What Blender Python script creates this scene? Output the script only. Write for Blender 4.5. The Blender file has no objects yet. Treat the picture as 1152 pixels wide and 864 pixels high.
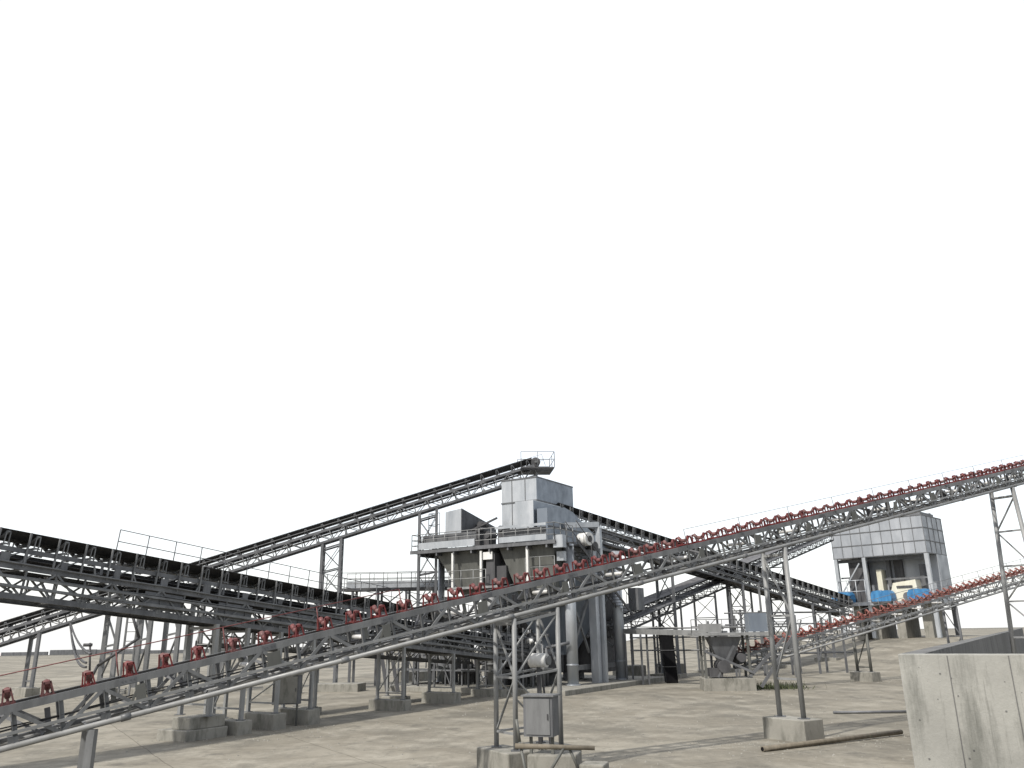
import bpy, bmesh, math, random
from mathutils import Vector, Matrix
random.seed(7)
V = Vector
SC = bpy.context.scene
COL = SC.collection
R = math.radians

# ------------------------------------------------------------------ camera
cam = bpy.data.cameras.new('camera'); cam_ob = bpy.data.objects.new('camera', cam); COL.objects.link(cam_ob)
cam.sensor_width = 36; cam.lens = 900 / 1152 * 36; cam.clip_end = 5000
EYE = V((0, 0, 3.6))
pitch = math.atan(279 / 900)
cam_ob.matrix_world = Matrix.Translation(EYE) @ Matrix.Rotation(R(90) + pitch, 4, 'X') @ Matrix.Rotation(R(0.9), 4, 'Z').inverted()
SC.camera = cam_ob

# ------------------------------------------------------------------ sky, sun, exposure
SUN_EL, SUN_HEAD = 47, 43          # sun light travels towards heading SUN_HEAD (clockwise from +Y)
world = bpy.data.worlds.new('World'); SC.world = world; world.use_nodes = True
nt = world.node_tree; nt.nodes.clear()
out = nt.nodes.new('ShaderNodeOutputWorld'); add = nt.nodes.new('ShaderNodeAddShader')
bg1 = nt.nodes.new('ShaderNodeBackground'); bg2 = nt.nodes.new('ShaderNodeBackground')
sky = nt.nodes.new('ShaderNodeTexSky'); sky.sky_type = 'NISHITA'; sky.sun_disc = False
sky.sun_elevation = R(SUN_EL); sky.sun_rotation = R(SUN_HEAD + 180)
sky.air_density = 1.0; sky.dust_density = 2.0
nt.links.new(sky.outputs[0], bg1.inputs[0]); bg1.inputs[1].default_value = 0.075
bg2.inputs[0].default_value = (1.0, 0.995, 0.985, 1); 
# bright white cloud bank ahead (+Y) thinning to clear sky behind the camera
tc = nt.nodes.new('ShaderNodeTexCoord'); sx = nt.nodes.new('ShaderNodeSeparateXYZ'); mr = nt.nodes.new('ShaderNodeMapRange'); mr.interpolation_type = 'SMOOTHSTEP'
nt.links.new(tc.outputs['Generated'], sx.inputs[0]); nt.links.new(sx.outputs[1], mr.inputs['Value'])
mr.inputs['From Min'].default_value = -.35; mr.inputs['From Max'].default_value = .45; mr.inputs['To Min'].default_value = .45; mr.inputs['To Max'].default_value = .95
nt.links.new(mr.outputs['Result'], bg2.inputs[1])
nt.links.new(bg1.outputs[0], add.inputs[0]); nt.links.new(bg2.outputs[0], add.inputs[1])
nt.links.new(add.outputs[0], out.inputs[0])
sun = bpy.data.lights.new('sun', 'SUN'); sun.energy = 4.3; sun.angle = R(2.0); sun.color = (1, 0.955, 0.89)
sun_ob = bpy.data.objects.new('sun', sun); COL.objects.link(sun_ob)
trav = V((math.sin(R(SUN_HEAD)) * math.cos(R(SUN_EL)), math.cos(R(SUN_HEAD)) * math.cos(R(SUN_EL)), -math.sin(R(SUN_EL))))
sun_ob.rotation_euler = trav.to_track_quat('-Z', 'Y').to_euler(); sun_ob.location = (-30, -30, 60)
SC.view_settings.view_transform = 'Standard'; SC.view_settings.look = 'None'
SC.view_settings.exposure = 0.0; SC.view_settings.gamma = 1

# ------------------------------------------------------------------ materials
def new_mat(name):
    m = bpy.data.materials.new(name); m.use_nodes = True
    n = m.node_tree.nodes; b = n['Principled BSDF']
    return m, m.node_tree, b
def noise(nt, scale, detail=4, rough=.6, stretch=(1, 1, 1), coord='OBJ'):
    if coord == 'POS':
        g = nt.nodes.new('ShaderNodeNewGeometry'); o = g.outputs['Position']
    else:
        g = nt.nodes.new('ShaderNodeTexCoord'); o = g.outputs['Object']
    mp = nt.nodes.new('ShaderNodeMapping'); mp.inputs['Scale'].default_value = stretch
    nt.links.new(o, mp.inputs[0])
    t = nt.nodes.new('ShaderNodeTexNoise'); t.inputs['Scale'].default_value = scale
    t.inputs['Detail'].default_value = detail; t.inputs['Roughness'].default_value = rough
    nt.links.new(mp.outputs[0], t.inputs['Vector'])
    return t.outputs[0]
def ramp(nt, src, stops):
    r = nt.nodes.new('ShaderNodeValToRGB'); e = r.color_ramp.elements
    while len(e) < len(stops): e.new(.5)
    for k, (p, c) in enumerate(stops):
        e[k].position = p; e[k].color = (c, c, c, 1) if not isinstance(c, tuple) else (*c, 1)
    nt.links.new(src, r.inputs[0]); return r.outputs[0]
def mix(nt, fac, a, b, mode='MIX'):
    x = nt.nodes.new('ShaderNodeMix'); x.data_type = 'RGBA'; x.blend_type = mode
    for s, v in ((0, fac), (6, a), (7, b)):
        if hasattr(v, 'type') and hasattr(v, 'links'): nt.links.new(v, x.inputs[s])
        elif s == 0: x.inputs[0].default_value = v
        else: x.inputs[s].default_value = (*v, 1)
    return x.outputs[2]
def bump(nt, b, src, strength=.3, dist=.02):
    n = nt.nodes.new('ShaderNodeBump'); n.inputs['Strength'].default_value = strength; n.inputs['Distance'].default_value = dist
    nt.links.new(src, n.inputs['Height']); nt.links.new(n.outputs[0], b.inputs['Normal'])
def mat_worn(name, c1, c2, scale=3, metallic=0., rough=.6, streak=(1, 1, .25), rust=None, rust_amt=.62):
    m, nt, b = new_mat(name)
    f = ramp(nt, noise(nt, scale, 6, .65, streak, 'POS'), [(.3, 0.), (.7, 1.)])
    c = mix(nt, f, c1, c2)
    if rust:
        rf = ramp(nt, noise(nt, scale * 2.3, 8, .75, (1, 1, .6), 'POS'), [(rust_amt, 0.), (rust_amt + .1, 1.)])
        c = mix(nt, rf, c, rust)
    nt.links.new(c, b.inputs['Base Color'])
    b.inputs['Metallic'].default_value = metallic
    rr = ramp(nt, noise(nt, scale * 1.7, 3, .5, (1, 1, 1), 'POS'), [(.3, rough - .12), (.7, rough + .12)])
    nt.links.new(rr, b.inputs['Roughness'])
    return m
M = {}
M['steel'] = mat_worn('grey_painted_steel', (.105, .108, .11), (.215, .22, .222), 2.2, .2, .55, rust=(.07, .062, .052), rust_amt=.64)
M['pipe'] = mat_worn('light_grey_pipe', (.17, .174, .174), (.30, .305, .30), 1.6, .15, .55, rust=(.16, .14, .12), rust_amt=.68)
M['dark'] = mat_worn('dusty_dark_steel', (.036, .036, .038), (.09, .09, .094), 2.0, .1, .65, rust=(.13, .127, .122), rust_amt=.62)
M['mid'] = mat_worn('dull_grey_steel', (.075, .078, .083), (.165, .17, .178), 2.0, .15, .6, rust=(.06, .055, .05), rust_amt=.64)
M['galv'] = mat_worn('galvanised_sheet', (.31, .335, .36), (.50, .52, .54), 1.1, .4, .45, (1, 1, .2), rust=(.22, .21, .19), rust_amt=.64)
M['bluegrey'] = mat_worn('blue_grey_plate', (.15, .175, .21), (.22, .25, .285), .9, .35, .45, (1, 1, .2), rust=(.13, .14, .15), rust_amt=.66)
M['rubber'] = mat_worn('black_rubber', (.010, .010, .011), (.04, .04, .041), 3.0, 0, .75)
M['dustbelt'] = mat_worn('dusty_rubber', (.07, .07, .074), (.15, .15, .155), 2.0, 0, .8)
M['red'] = mat_worn('red_paint', (.085, .012, .013), (.21, .035, .034), 7., 0, .5, rust=(.09, .035, .03), rust_amt=.64)
def vary(m, dust):
    nt = m.node_tree; b = nt.nodes['Principled BSDF']; src = b.inputs['Base Color'].links[0].from_socket
    oi = nt.nodes.new('ShaderNodeObjectInfo'); c = mix(nt, ramp(nt, oi.outputs['Random'], [(.35, 0.), (1., .55)]), src, dust); nt.links.new(c, b.inputs['Base Color'])
vary(M['red'], (.13, .085, .08))
M['roller'] = mat_worn('dusty_red_roller', (.09, .018, .018), (.21, .075, .07), 6., 0, .6)
M['orange'] = mat_worn('faded_red_paint', (.15, .032, .026), (.25, .09, .07), 7., 0, .55, rust=(.14, .09, .08), rust_amt=.60)
vary(M['orange'], (.20, .13, .11)); vary(M['roller'], (.15, .11, .10))
M['white'] = mat_worn('dusty_white_paint', (.55, .55, .53), (.74, .74, .72), 3., 0, .5, rust=(.3, .27, .22), rust_amt=.68)
M['creampaint'] = mat_worn('cream_paint', (.55, .53, .42), (.68, .66, .55), 2., 0, .5)
M['blue'] = mat_worn('blue_paint', (.02, .10, .25), (.06, .25, .48), 2.2, 0, .5)
M['wood'] = mat_worn('weathered_wood', (.11, .096, .072), (.20, .175, .135), 6., 0, .8)
M['olive'] = mat_worn('olive_grey_steel', (.075, .077, .070), (.14, .142, .130), 2.0, .1, .6)
M['clad'] = mat_worn('weathered_cladding', (.25, .27, .295), (.42, .44, .465), .45, .3, .5, (1, 1, .3), rust=(.17, .17, .165), rust_amt=.64)
M['weed'] = mat_worn('weed_leaves', (.04, .06, .025), (.11, .12, .06), 6., 0, .8)
M['chute'] = mat_worn('black_chute', (.004, .004, .005), (.012, .012, .013), 2.0, 0, .9)
M['chute'].node_tree.nodes['Principled BSDF'].inputs['Specular IOR Level'].default_value = .1

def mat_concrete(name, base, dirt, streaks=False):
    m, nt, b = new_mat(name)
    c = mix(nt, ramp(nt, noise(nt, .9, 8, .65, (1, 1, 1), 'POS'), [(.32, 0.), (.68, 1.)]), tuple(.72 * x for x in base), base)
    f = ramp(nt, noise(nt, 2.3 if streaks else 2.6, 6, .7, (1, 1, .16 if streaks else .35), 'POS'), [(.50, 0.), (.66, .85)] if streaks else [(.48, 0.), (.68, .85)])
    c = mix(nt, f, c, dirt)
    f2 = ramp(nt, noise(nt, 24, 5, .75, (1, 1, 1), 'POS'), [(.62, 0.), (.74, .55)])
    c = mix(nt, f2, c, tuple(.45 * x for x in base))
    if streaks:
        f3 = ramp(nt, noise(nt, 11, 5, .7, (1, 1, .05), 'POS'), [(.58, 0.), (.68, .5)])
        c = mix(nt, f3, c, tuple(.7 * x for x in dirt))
    nt.links.new(c, b.inputs['Base Color']); b.inputs['Roughness'].default_value = .92
    bump(nt, b, noise(nt, 14, 8, .7, (1, 1, 1), 'POS'), .5, .02)
    return m
M['conc'] = mat_concrete('footing_concrete', (.30, .29, .255), (.12, .118, .098))
M['concwall'] = mat_concrete('wall_concrete', (.35, .347, .318), (.14, .142, .126), True)
M['concdark'] = mat_concrete('dark_streaked_concrete', (.16, .16, .155), (.06, .06, .06), True)  # darker tone throughout, for the bin side wall, form joints and tie holes

def mat_ground():
    m, nt, b = new_mat('yard_concrete')
    base = mix(nt, ramp(nt, noise(nt, .10, 7, .62, (1, 1, 1), 'POS'), [(.35, 0.), (.65, 1.)]), (.190, .172, .134), (.268, .247, .200))
    # dusty pale sweeps and darker patches at random
    base = mix(nt, ramp(nt, noise(nt, .33, 8, .7, (1.6, 1, 1), 'POS'), [(.46, 0.), (.62, .75)]), base, (.335, .312, .258))
    base = mix(nt, ramp(nt, noise(nt, .17, 9, .72, (1.6, 1, 1), 'POS'), [(.47, 0.), (.60, .8)]), base, (.135, .125, .10))
    base = mix(nt, ramp(nt, noise(nt, 1.3, 9, .78, (1, 1, 1), 'POS'), [(.52, 0.), (.66, .6)]), base, (.12, .112, .09))
    base = mix(nt, ramp(nt, noise(nt, 9, 6, .8, (1, 1, 1), 'POS'), [(.6, 0.), (.75, .4)]), base, (.10, .093, .078))
    tr = nt.nodes.new('ShaderNodeNewGeometry'); tm = nt.nodes.new('ShaderNodeMapping'); tm.inputs['Rotation'].default_value = (0, 0, R(20)); tm.inputs['Scale'].default_value = (.16, .42, 1)
    nt.links.new(tr.outputs['Position'], tm.inputs[0]); tn = nt.nodes.new('ShaderNodeTexNoise'); tn.inputs['Scale'].default_value = 1.6; tn.inputs['Detail'].default_value = 7; tn.inputs['Roughness'].default_value = .7; tn.inputs['Distortion'].default_value = .6
    nt.links.new(tm.outputs[0], tn.inputs['Vector'])
    base = mix(nt, ramp(nt, tn.outputs[0], [(.52, 0.), (.64, .55)]), base, (.155, .138, .105))
    base = mix(nt, ramp(nt, noise(nt, .55, 9, .75, (1, 1, 1), 'POS'), [(.56, 0.), (.66, .7)]), base, (.085, .08, .066))
    # slab joints, on the yard's own grid
    g = nt.nodes.new('ShaderNodeNewGeometry'); mp = nt.nodes.new('ShaderNodeMapping')
    mp.inputs['Rotation'].default_value = (0, 0, R(58)); nt.links.new(g.outputs['Position'], mp.inputs[0])
    nz = nt.nodes.new('ShaderNodeTexNoise'); nz.inputs['Scale'].default_value = .8; nt.links.new(mp.outputs[0], nz.inputs['Vector'])
    vm = nt.nodes.new('ShaderNodeVectorMath'); vm.operation = 'MULTIPLY_ADD'
    nt.links.new(nz.outputs['Color'], vm.inputs[0]); vm.inputs[1].default_value = (.12, .12, 0); nt.links.new(mp.outputs[0], vm.inputs[2])
    br = nt.nodes.new('ShaderNodeTexBrick'); br.offset = 0; br.inputs['Scale'].default_value = 1
    br.inputs['Brick Width'].default_value = 6; br.inputs['Row Height'].default_value = 5; br.inputs['Mortar Size'].default_value = .025
    br.inputs['Mortar Smooth'].default_value = .6
    br.inputs['Color1'].default_value = (1, 1, 1, 1); br.inputs['Color2'].default_value = (.80, .80, .79, 1); br.inputs['Mortar'].default_value = (.42, .4, .36, 1)
    nt.links.new(vm.outputs[0], br.inputs['Vector'])
    base = mix(nt, .8, base, br.outputs['Color'], 'MULTIPLY')
    nt.links.new(base, b.inputs['Base Color']); b.inputs['Roughness'].default_value = .95
    bump(nt, b, noise(nt, 6, 8, .75, (1, 1, 1), 'POS'), .35, .03)
    return m
M['ground'] = mat_ground()

# ------------------------------------------------------------------ mesh helpers
class MB:
    def __init__(s): s.v = []; s.f = []; s.sm = []
    def quadbox(s, lo, hi):                       # lo, hi: 4 points each, same winding
        b = len(s.v); s.v += [V(p) for p in lo] + [V(p) for p in hi]; n = len(lo)
        s.f += [tuple(b + i for i in range(n))[::-1], tuple(b + n + i for i in range(n))]; s.sm += [0, 0]
        for i in range(n):
            j = (i + 1) % n; s.f.append((b + i, b + j, b + n + j, b + n + i)); s.sm.append(0)
        return s
    def box(s, c, ax, ay, az):                    # half-extent vectors
        c = V(c); ax = V(ax); ay = V(ay); az = V(az)
        q = [-ax - ay, ax - ay, ax + ay, -ax + ay]
        return s.quadbox([c + p - az for p in q], [c + p + az for p in q])
    def abox(s, x0, x1, y0, y1, z0, z1):
        return s.quadbox([(x0, y0, z0), (x1, y0, z0), (x1, y1, z0), (x0, y1, z0)], [(x0, y0, z1), (x1, y0, z1), (x1, y1, z1), (x0, y1, z1)])
    def bar(s, p, q, w, h=None, up=(0, 0, 1)):    # rectangular bar, w sideways, h along up
        h = h or w; p = V(p); q = V(q); d = (q - p)
        if d.length < 1e-6: return s
        d.normalize(); up = V(up)
        if abs(d.dot(up)) > .97: up = V((1, 0, 0)) if abs(d.x) < .9 else V((0, 1, 0))
        a = d.cross(up).normalized(); b = a.cross(d).normalized()
        a *= w / 2; b *= h / 2
        return s.quadbox([p - a - b, p + a - b, p + a + b, p - a + b], [q - a - b, q + a - b, q + a + b, q - a + b])
    def tube(s, p, q, r, n=8, r2=None):
        p = V(p); q = V(q); d = (q - p).normalized(); r2 = r if r2 is None else r2
        up = V((0, 0, 1)) if abs(d.z) < .9 else V((1, 0, 0))
        a = d.cross(up).normalized(); b = a.cross(d); k = len(s.v)
        for c, rr in ((p, r), (q, r2)):
            for i in range(n):
                t = 2 * math.pi * i / n; s.v.append(c + (a * math.cos(t) + b * math.sin(t)) * rr)
        for i in range(n):
            j = (i + 1) % n; s.f.append((k + i, k + j, k + n + j, k + n + i)); s.sm.append(1)
        s.f += [tuple(k + i for i in range(n))[::-1], tuple(k + n + i for i in range(n))]; s.sm += [0, 0]
        return s
    def path(s, pts, r, n=6):
        for a, b in zip(pts, pts[1:]): s.tube(a, b, r, n)
        return s
    def angle(s, p, q, w, t, up=(0, 0, 1)):       # L-section
        p = V(p); q = V(q); d = (q - p).normalized(); up = V(up)
        if abs(d.dot(up)) > .97: up = V((.7, .7, 0))
        a = d.cross(up).normalized(); b = a.cross(d).normalized()
        s.bar(p, q, w, t, b); s.bar(p + a * (w / 2 - t / 2) + b * (w / 2 + t / 2 - .002), q + a * (w / 2 - t / 2) + b * (w / 2 + t / 2 - .002), t, w, b); return s
    def channel(s, p, q, w, h, up, side):         # C-section, web on `side`
        p = V(p); q = V(q); up = V(up); side = V(side); t = .014
        s.bar(p, q, t, h, up)
        for k in (-1, 1):
            o = up * (k * (h / 2 - t / 2 - .001)) - side * (w / 2 + t / 2 + .001)
            s.bar(p + o, q + o, w, t, up)
        return s
    def build(s, name, mat, parent=None, origin=None):
        me = bpy.data.meshes.new(name); o0 = V(origin) if origin is not None else V((0, 0, 0))
        if parent is not None and origin is None: o0 = root_loc(parent)
        me.from_pydata([tuple(v - o0) for v in s.v], [], s.f); me.update()
        me.polygons.foreach_set('use_smooth', [bool(x) for x in s.sm])
        me.materials.append(M[mat] if isinstance(mat, str) else mat)
        ob = bpy.data.objects.new(name, me); COL.objects.link(ob)
        if parent is not None: ob.parent = parent
        elif origin is not None: ob.location = o0
        return ob
def root_loc(o):
    p = V((0, 0, 0))
    while o is not None: p += o.location; o = o.parent
    return p
def tag(o, label, cat, group=None, kind=None):
    if label: o['label'] = label
    if cat: o['category'] = cat
    if group: o['group'] = group
    if kind: o['kind'] = kind
    return o
def thing(name, loc, label, cat, group=None):
    o = bpy.data.objects.new(name, None); COL.objects.link(o); o.location = V(loc); o.empty_display_size = .3
    return tag(o, label, cat, group)
def bevel(o, w=.03, seg=2):
    m = o.modifiers.new('bevel', 'BEVEL'); m.width = w; m.segments = seg; m.limit_method = 'ANGLE'; return o
def rail(mb, pts, h, step=1.5, bars=(1., .5), r=.022, post_r=.024, up=V((0, 0, 1))):
    for a, b in zip(pts, pts[1:]):
        a = V(a); b = V(b); L = (b - a).length; n = max(1, round(L / step))
        for i in range(n + 1): p = a.lerp(b, i / n); mb.tube(p, p + up * h, post_r, 5)
        for f in bars: mb.tube(a + up * h * f, b + up * h * f, r, 5)
def hdir(h): return V((math.sin(R(h)), math.cos(R(h)), 0))
def gz(x, y):                                   # ground height
    def ss(t): t = min(1, max(0, t)); return t * t * (3 - 2 * t)
    return 2.3 * ss((x - 22) / 26) * ss((y - 62) / 34)

# ------------------------------------------------------------------ ground
def build_ground():
    mb = MB(); xs = [-420, -300, -200, -140] + list(range(-100, 121, 6)) + [140, 180, 240, 320, 440]
    ys = [-60, -20] + list(range(0, 133, 6)) + [150, 170, 185]
    rows = []
    for y in ys + ['e']:
        row = []
        for x in xs:
            yy = y if y != 'e' else (203 if x < 0 else 203 + min(150, x * 1.2))
            z = gz(x, yy); row.append(len(mb.v)); mb.v.append(V((x, yy, z)))
        rows.append(row)
    for a, b in zip(rows, rows[1:]):
        for i in range(len(xs) - 1): mb.f.append((a[i], a[i + 1], b[i + 1], b[i])); mb.sm.append(1)
    e = rows[-1]; k = len(mb.v)
    for i in e: mb.v.append(mb.v[i] - V((0, 0, 12)))
    for i in range(len(xs) - 1): mb.f.append((e[i], e[i + 1], k + i + 1, k + i)); mb.sm.append(0)
    o = mb.build('ground', 'ground'); o['kind'] = 'structure'
build_ground()
bw = MB()
for i in range(26):
    x0 = -330 + i * 11.5; bw.box((x0 + 5.6, 201 + .3 * math.sin(i * 2.1), .45 + .12 * math.sin(i * 1.7)), (5.5, 0, 0), (0, .25, 0), (0, 0, .5 + .12 * math.sin(i * 1.7)))
tag(bw.build('boundary_wall', 'mid'), 'low dark boundary wall along the far edge of the yard', 'wall')

# ------------------------------------------------------------------ conveyor
class Line:
    """a straight conveyor axis: s = 0 is the side facing the camera, s = W the other one, n = height square to the belt"""
    def __init__(s, p0, head, z0, slope, W):
        s.dh = hdir(head); s.S = V((-math.cos(R(head)), math.sin(R(head)), 0)); s.W = W
        k = math.hypot(1, slope); s.k = k; s.d = (s.dh + V((0, 0, slope))) / k
        s.n = s.d.cross(-s.S).normalized() * -1
        if s.n.z < 0: s.n = -s.n
        s.O = V((p0[0], p0[1], z0))
    def pt(s, t, a, n): return s.O + s.d * (t * s.k) + s.S * a + s.n * n
def idler_mesh(W, mats, h=.34, fl=.36, r=.05, rollers_too=True, nseg=6, sp=.14):
    """troughing idler set; x across 0..W, y along, z up from the stringer top"""
    fr = MB(); x0, x1 = .03, W - .03; c = W / 2
    fr.bar((x0, 0, .03), (x1, 0, .03), .06, .05)
    for x in (x0 + .02, x1 - .02):
        fr.bar((x, -sp, .0), (x, -.06, h), .03, .04); fr.bar((x, sp, .0), (x, .06, h), .03, .04)
        fr.bar((x, -.13, .02), (x, .13, .02), .03, .035); fr.bar((x, -.07, h - .02), (x, .07, h - .02), .04, .05)
    for x in (c - fl * .5, c + fl * .5): fr.bar((x, 0, .03), (x, 0, .16), .03, .05, (0, 1, 0))
    ro = []
    for a, b in (((c - fl / 2, 0, .16), (c + fl / 2, 0, .16)), ((c - fl / 2 - .03, 0, .17), (x0 + .05, 0, h - .01)), ((c + fl / 2 + .03, 0, .17), (x1 - .05, 0, h - .01))):
        m = MB(); m.tube(a, b, r, 8 if rollers_too else nseg); ro.append(m)
    return fr, ro
def place(o, loc, ln, parent):
    x = -ln.S; # rotation columns: across(from near to far = S), along, up
    m = Matrix((( ln.S.x, ln.d.x, ln.n.x), (ln.S.y, ln.d.y, ln.n.y), (ln.S.z, ln.d.z, ln.n.z)))
    q = m.to_4x4()
    o.parent = parent; o.matrix_local = Matrix.Translation(loc - root_loc(parent)) @ q
def mesh_only(mb, name, mat):
    me = bpy.data.meshes.new(name); me.from_pydata([tuple(v) for v in mb.v], [], mb.f); me.update()
    me.polygons.foreach_set('use_smooth', [bool(x) for x in mb.sm]); me.materials.append(M[mat]); return me
def add_idlers(root, ln, ts, nrm, mat, W, split=False, h=.34, fl=.36, r=.05, jitter=0., s0=0., sp=.14):
    fr, ro = idler_mesh(W, mat, h, fl, r, split, sp=sp)
    if split:
        mef = mesh_only(fr, 'idler', mat); mer = [mesh_only(m, 'roller', 'roller') for m in ro]
    else:
        for m in ro:
            b = len(fr.v); fr.v += m.v; fr.f += [tuple(i + b for i in f) for f in m.f]; fr.sm += m.sm
        mef = mesh_only(fr, 'idler', mat)
    for t in ts:
        o = bpy.data.objects.new('idler', mef); COL.objects.link(o)
        place(o, ln.pt(t + random.uniform(-jitter, jitter), s0 + random.uniform(-jitter, jitter) * .6, nrm + random.uniform(-.3, .3) * jitter), ln, root)
        if split:
            for me in mer:
                c = bpy.data.objects.new('roller', me); COL.objects.link(c); c.parent = o
def frange(a, b, st):
    r = []; x = a
    while x <= b + 1e-6: r.append(x); x += st
    return r
def truss(root, ln, t0, t1, D, L, chord='pipe', bm='pipe', sm='steel', wm='steel', rb=.06, wb=.05, stringer_h=.13, diag=True, low=0.):
    W = ln.W
    for s in (0, W):
        b = MB()
        if chord == 'pipe': b.tube(ln.pt(t0, s, low), ln.pt(t1, s, low), rb, 10)
        else: b.channel(ln.pt(t0, s, low), ln.pt(t1, s, low), .07, rb * 2.2, ln.n, -ln.S if s == 0 else ln.S)
        b.build('bottom_chord', bm, root)
        c = MB(); c.channel(ln.pt(t0, s, D), ln.pt(t1, s, D), .06, stringer_h, ln.n, -ln.S if s == 0 else ln.S)
        c.build('stringer', sm, root)
        w = MB(); n = max(1, round((t1 - t0) / L)); T = [t0 + (t1 - t0) * i / n for i in range(n + 1)]
        off = .012 if s == 0 else W - .012
        for i, t in enumerate(T):
            w.angle(ln.pt(t, off, low + .03), ln.pt(t, off, D - .05), wb, .012, ln.d)
            if i < n and diag:
                a, b2 = (low + .05, D - .07) if i % 2 else (D - .07, low + .05)
                w.bar(ln.pt(t + .03, off, a), ln.pt(T[i + 1] - .03, off, b2), wb * .9, wb * .6, ln.S)
            if i % 2 == 0:
                w.box(ln.pt(t, off - .02 if s == 0 else off + .02, low + .09), ln.d * .09, ln.S * .006, ln.n * .08)
        w.build('web_bracing', wm, root)
    x = MB(); n = max(1, round((t1 - t0) / (L * 1.5)))
    for i in range(n + 1):
        t = t0 + (t1 - t0) * i / n
        x.bar(ln.pt(t, .03, low + .02), ln.pt(t, W - .03, low + .02), .05, .05, ln.n)
        x.bar(ln.pt(t, .03, D - .03), ln.pt(t, W - .03, D - .03), .05, .05, ln.n)
        if i < n:
            t2 = t0 + (t1 - t0) * (i + 1) / n
            x.bar(ln.pt(t, .05, low + .045), ln.pt(t2, W - .05, low + .045), .035, .035, ln.n)
    x.build('cross_bracing', wm, root)
def belt(root, ln, t0, t1, n0, W, mat='rubber', wing=.26, wl=.3, name='belt', thick=.018):
    """troughed belt strip lying on the idlers"""
    m = MB(); c = W / 2; fl = W * .22
    prof = [(.05, n0 + wing), (c - fl, n0 + .02), (c - fl * .4, n0), (c + fl * .4, n0), (c + fl, n0 + .02), (W - .05, n0 + wing)]
    N = max(2, int((t1 - t0) / 1.5)); k0 = len(m.v); P = len(prof)
    for i in range(N + 1):
        t = t0 + (t1 - t0) * i / N
        for s, n in prof: m.v.append(ln.pt(t, s, n + thick))
        for s, n in prof: m.v.append(ln.pt(t, s, n))
    for i in range(N):
        a = k0 + i * 2 * P; b = a + 2 * P
        for j in range(P - 1):
            m.f.append((a + j, a + j + 1, b + j + 1, b + j)); m.sm.append(0)
            m.f.append((a + P + j + 1, a + P + j, b + P + j, b + P + j + 1)); m.sm.append(0)
        m.f.append((a, b, b + P, a + P)); m.sm.append(0)
        m.f.append((a + P - 1, a + 2 * P - 1, b + 2 * P - 1, b + P - 1)); m.sm.append(0)
    for a, fl_ in ((k0, 0), (k0 + N * 2 * P, 1)):
        for j in range(P - 1): m.f.append((a + j, a + P + j, a + P + j + 1, a + j + 1)); m.sm.append(0)
    return m.build(name, mat, root)
def flat_belt(root, ln, t0, t1, n0, s0, s1, mat='dustbelt', name='return_belt'):
    m = MB(); m.box((ln.pt(t0, (s0 + s1) / 2, n0) + ln.pt(t1, (s0 + s1) / 2, n0)) / 2, ln.d * ((t1 - t0) * ln.k / 2), ln.S * ((s1 - s0) / 2), ln.n * .008)
    return m.build(name, mat, root)
def return_rollers(root, ln, ts, n0, mat='white', hang=.25, hm='olive'):
    for t in ts:
        m = MB(); m.tube(ln.pt(t, .08, n0), ln.pt(t, ln.W - .08, n0), .055, 8); o = m.build('return_roller', mat, root)
        for s in (.05, ln.W - .05):
            h = MB(); h.box(ln.pt(t, s, n0 + hang / 2), ln.d * .05, ln.S * .01, ln.n * (hang / 2 + .05)); h.build('bracket', hm, o)
def pulley(root, p, S, W, r, mat='dark', name='pulley'):
    m = MB(); m.tube(V(p), V(p) + S * W, r, 16); o = m.build(name, mat, root)
    m = MB(); m.tube(V(p) - S * .15, V(p) + S * (W + .15), r * .25, 8); m.build('shaft', 'steel', o); return o

# ---- near conveyor with bare red idlers
A = Line((9.1, 28.6), 58, 6.27, .2085, 1.0); AD = .70
cA = thing('conveyor', (-11, 16, 0), 'long inclined grey truss conveyor with bare red idlers crossing the whole foreground', 'conveyor')
truss(cA, A, -27, 27, AD, .80, sm='steel', stringer_h=.15, wb=.08)
for t in frange(-26, 26, 2.9):
    m = MB(); m.box(A.pt(t, -.008, AD), A.d * .16, A.S * .006, A.n * .06)
    for q in (-.11, -.05, .05, .11): m.box(A.pt(t + q, -.016, AD + .02), A.d * .012, A.S * .008, A.n * .012)
    m.build('splice_plate', 'mid', cA)
for t in frange(-25, 26, 4.7):
    m = MB(); m.tube(A.pt(t - .09, .0, 0), A.pt(t + .09, .0, 0), .076, 12); m.build('pipe_coupling', 'steel', cA)
add_idlers(cA, A, frange(-26.6, 26.8, .72), AD + .05, 'red', .64, split=True, h=.29, fl=.20, r=.06, jitter=.04, s0=.17, sp=.10)
m = MB(); rail(m, [A.pt(-27, A.W + .05, AD), A.pt(-13.5, A.W + .05, AD)], .62, 2.4, (1.,), .013, .016, A.n); m.build('far_rail', 'roller', cA)
m = MB(); rail(m, [A.pt(-4, -.05, AD), A.pt(27, -.05, AD)], .60, 2.6, (1.,), .009, .013, A.n); m.build('near_rail', 'steel', cA)
m = MB()
ts = frange(-5, 26.8, .72)
for a, b in zip(ts, ts[1:]):
    pts = []
    for k in range(6):
        f = k / 5; pts.append(A.pt(a + (b - a) * f, .20, AD + .34 - .18 * 4 * f * (1 - f)))
    m.path(pts, .011, 4)
m.build('pull_cord', 'roller', cA)
m = MB(); m.bar(A.pt(-27, -.02, .25), A.pt(27, -.02, .25), .05, .06, A.n); m.build('cable_tray', 'pipe', cA)
m = MB(); m.bar(A.pt(-27, .5, .12), A.pt(27, .5, .12), .16, .05, A.n); m.build('cable_ladder', 'mid', cA)
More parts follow.
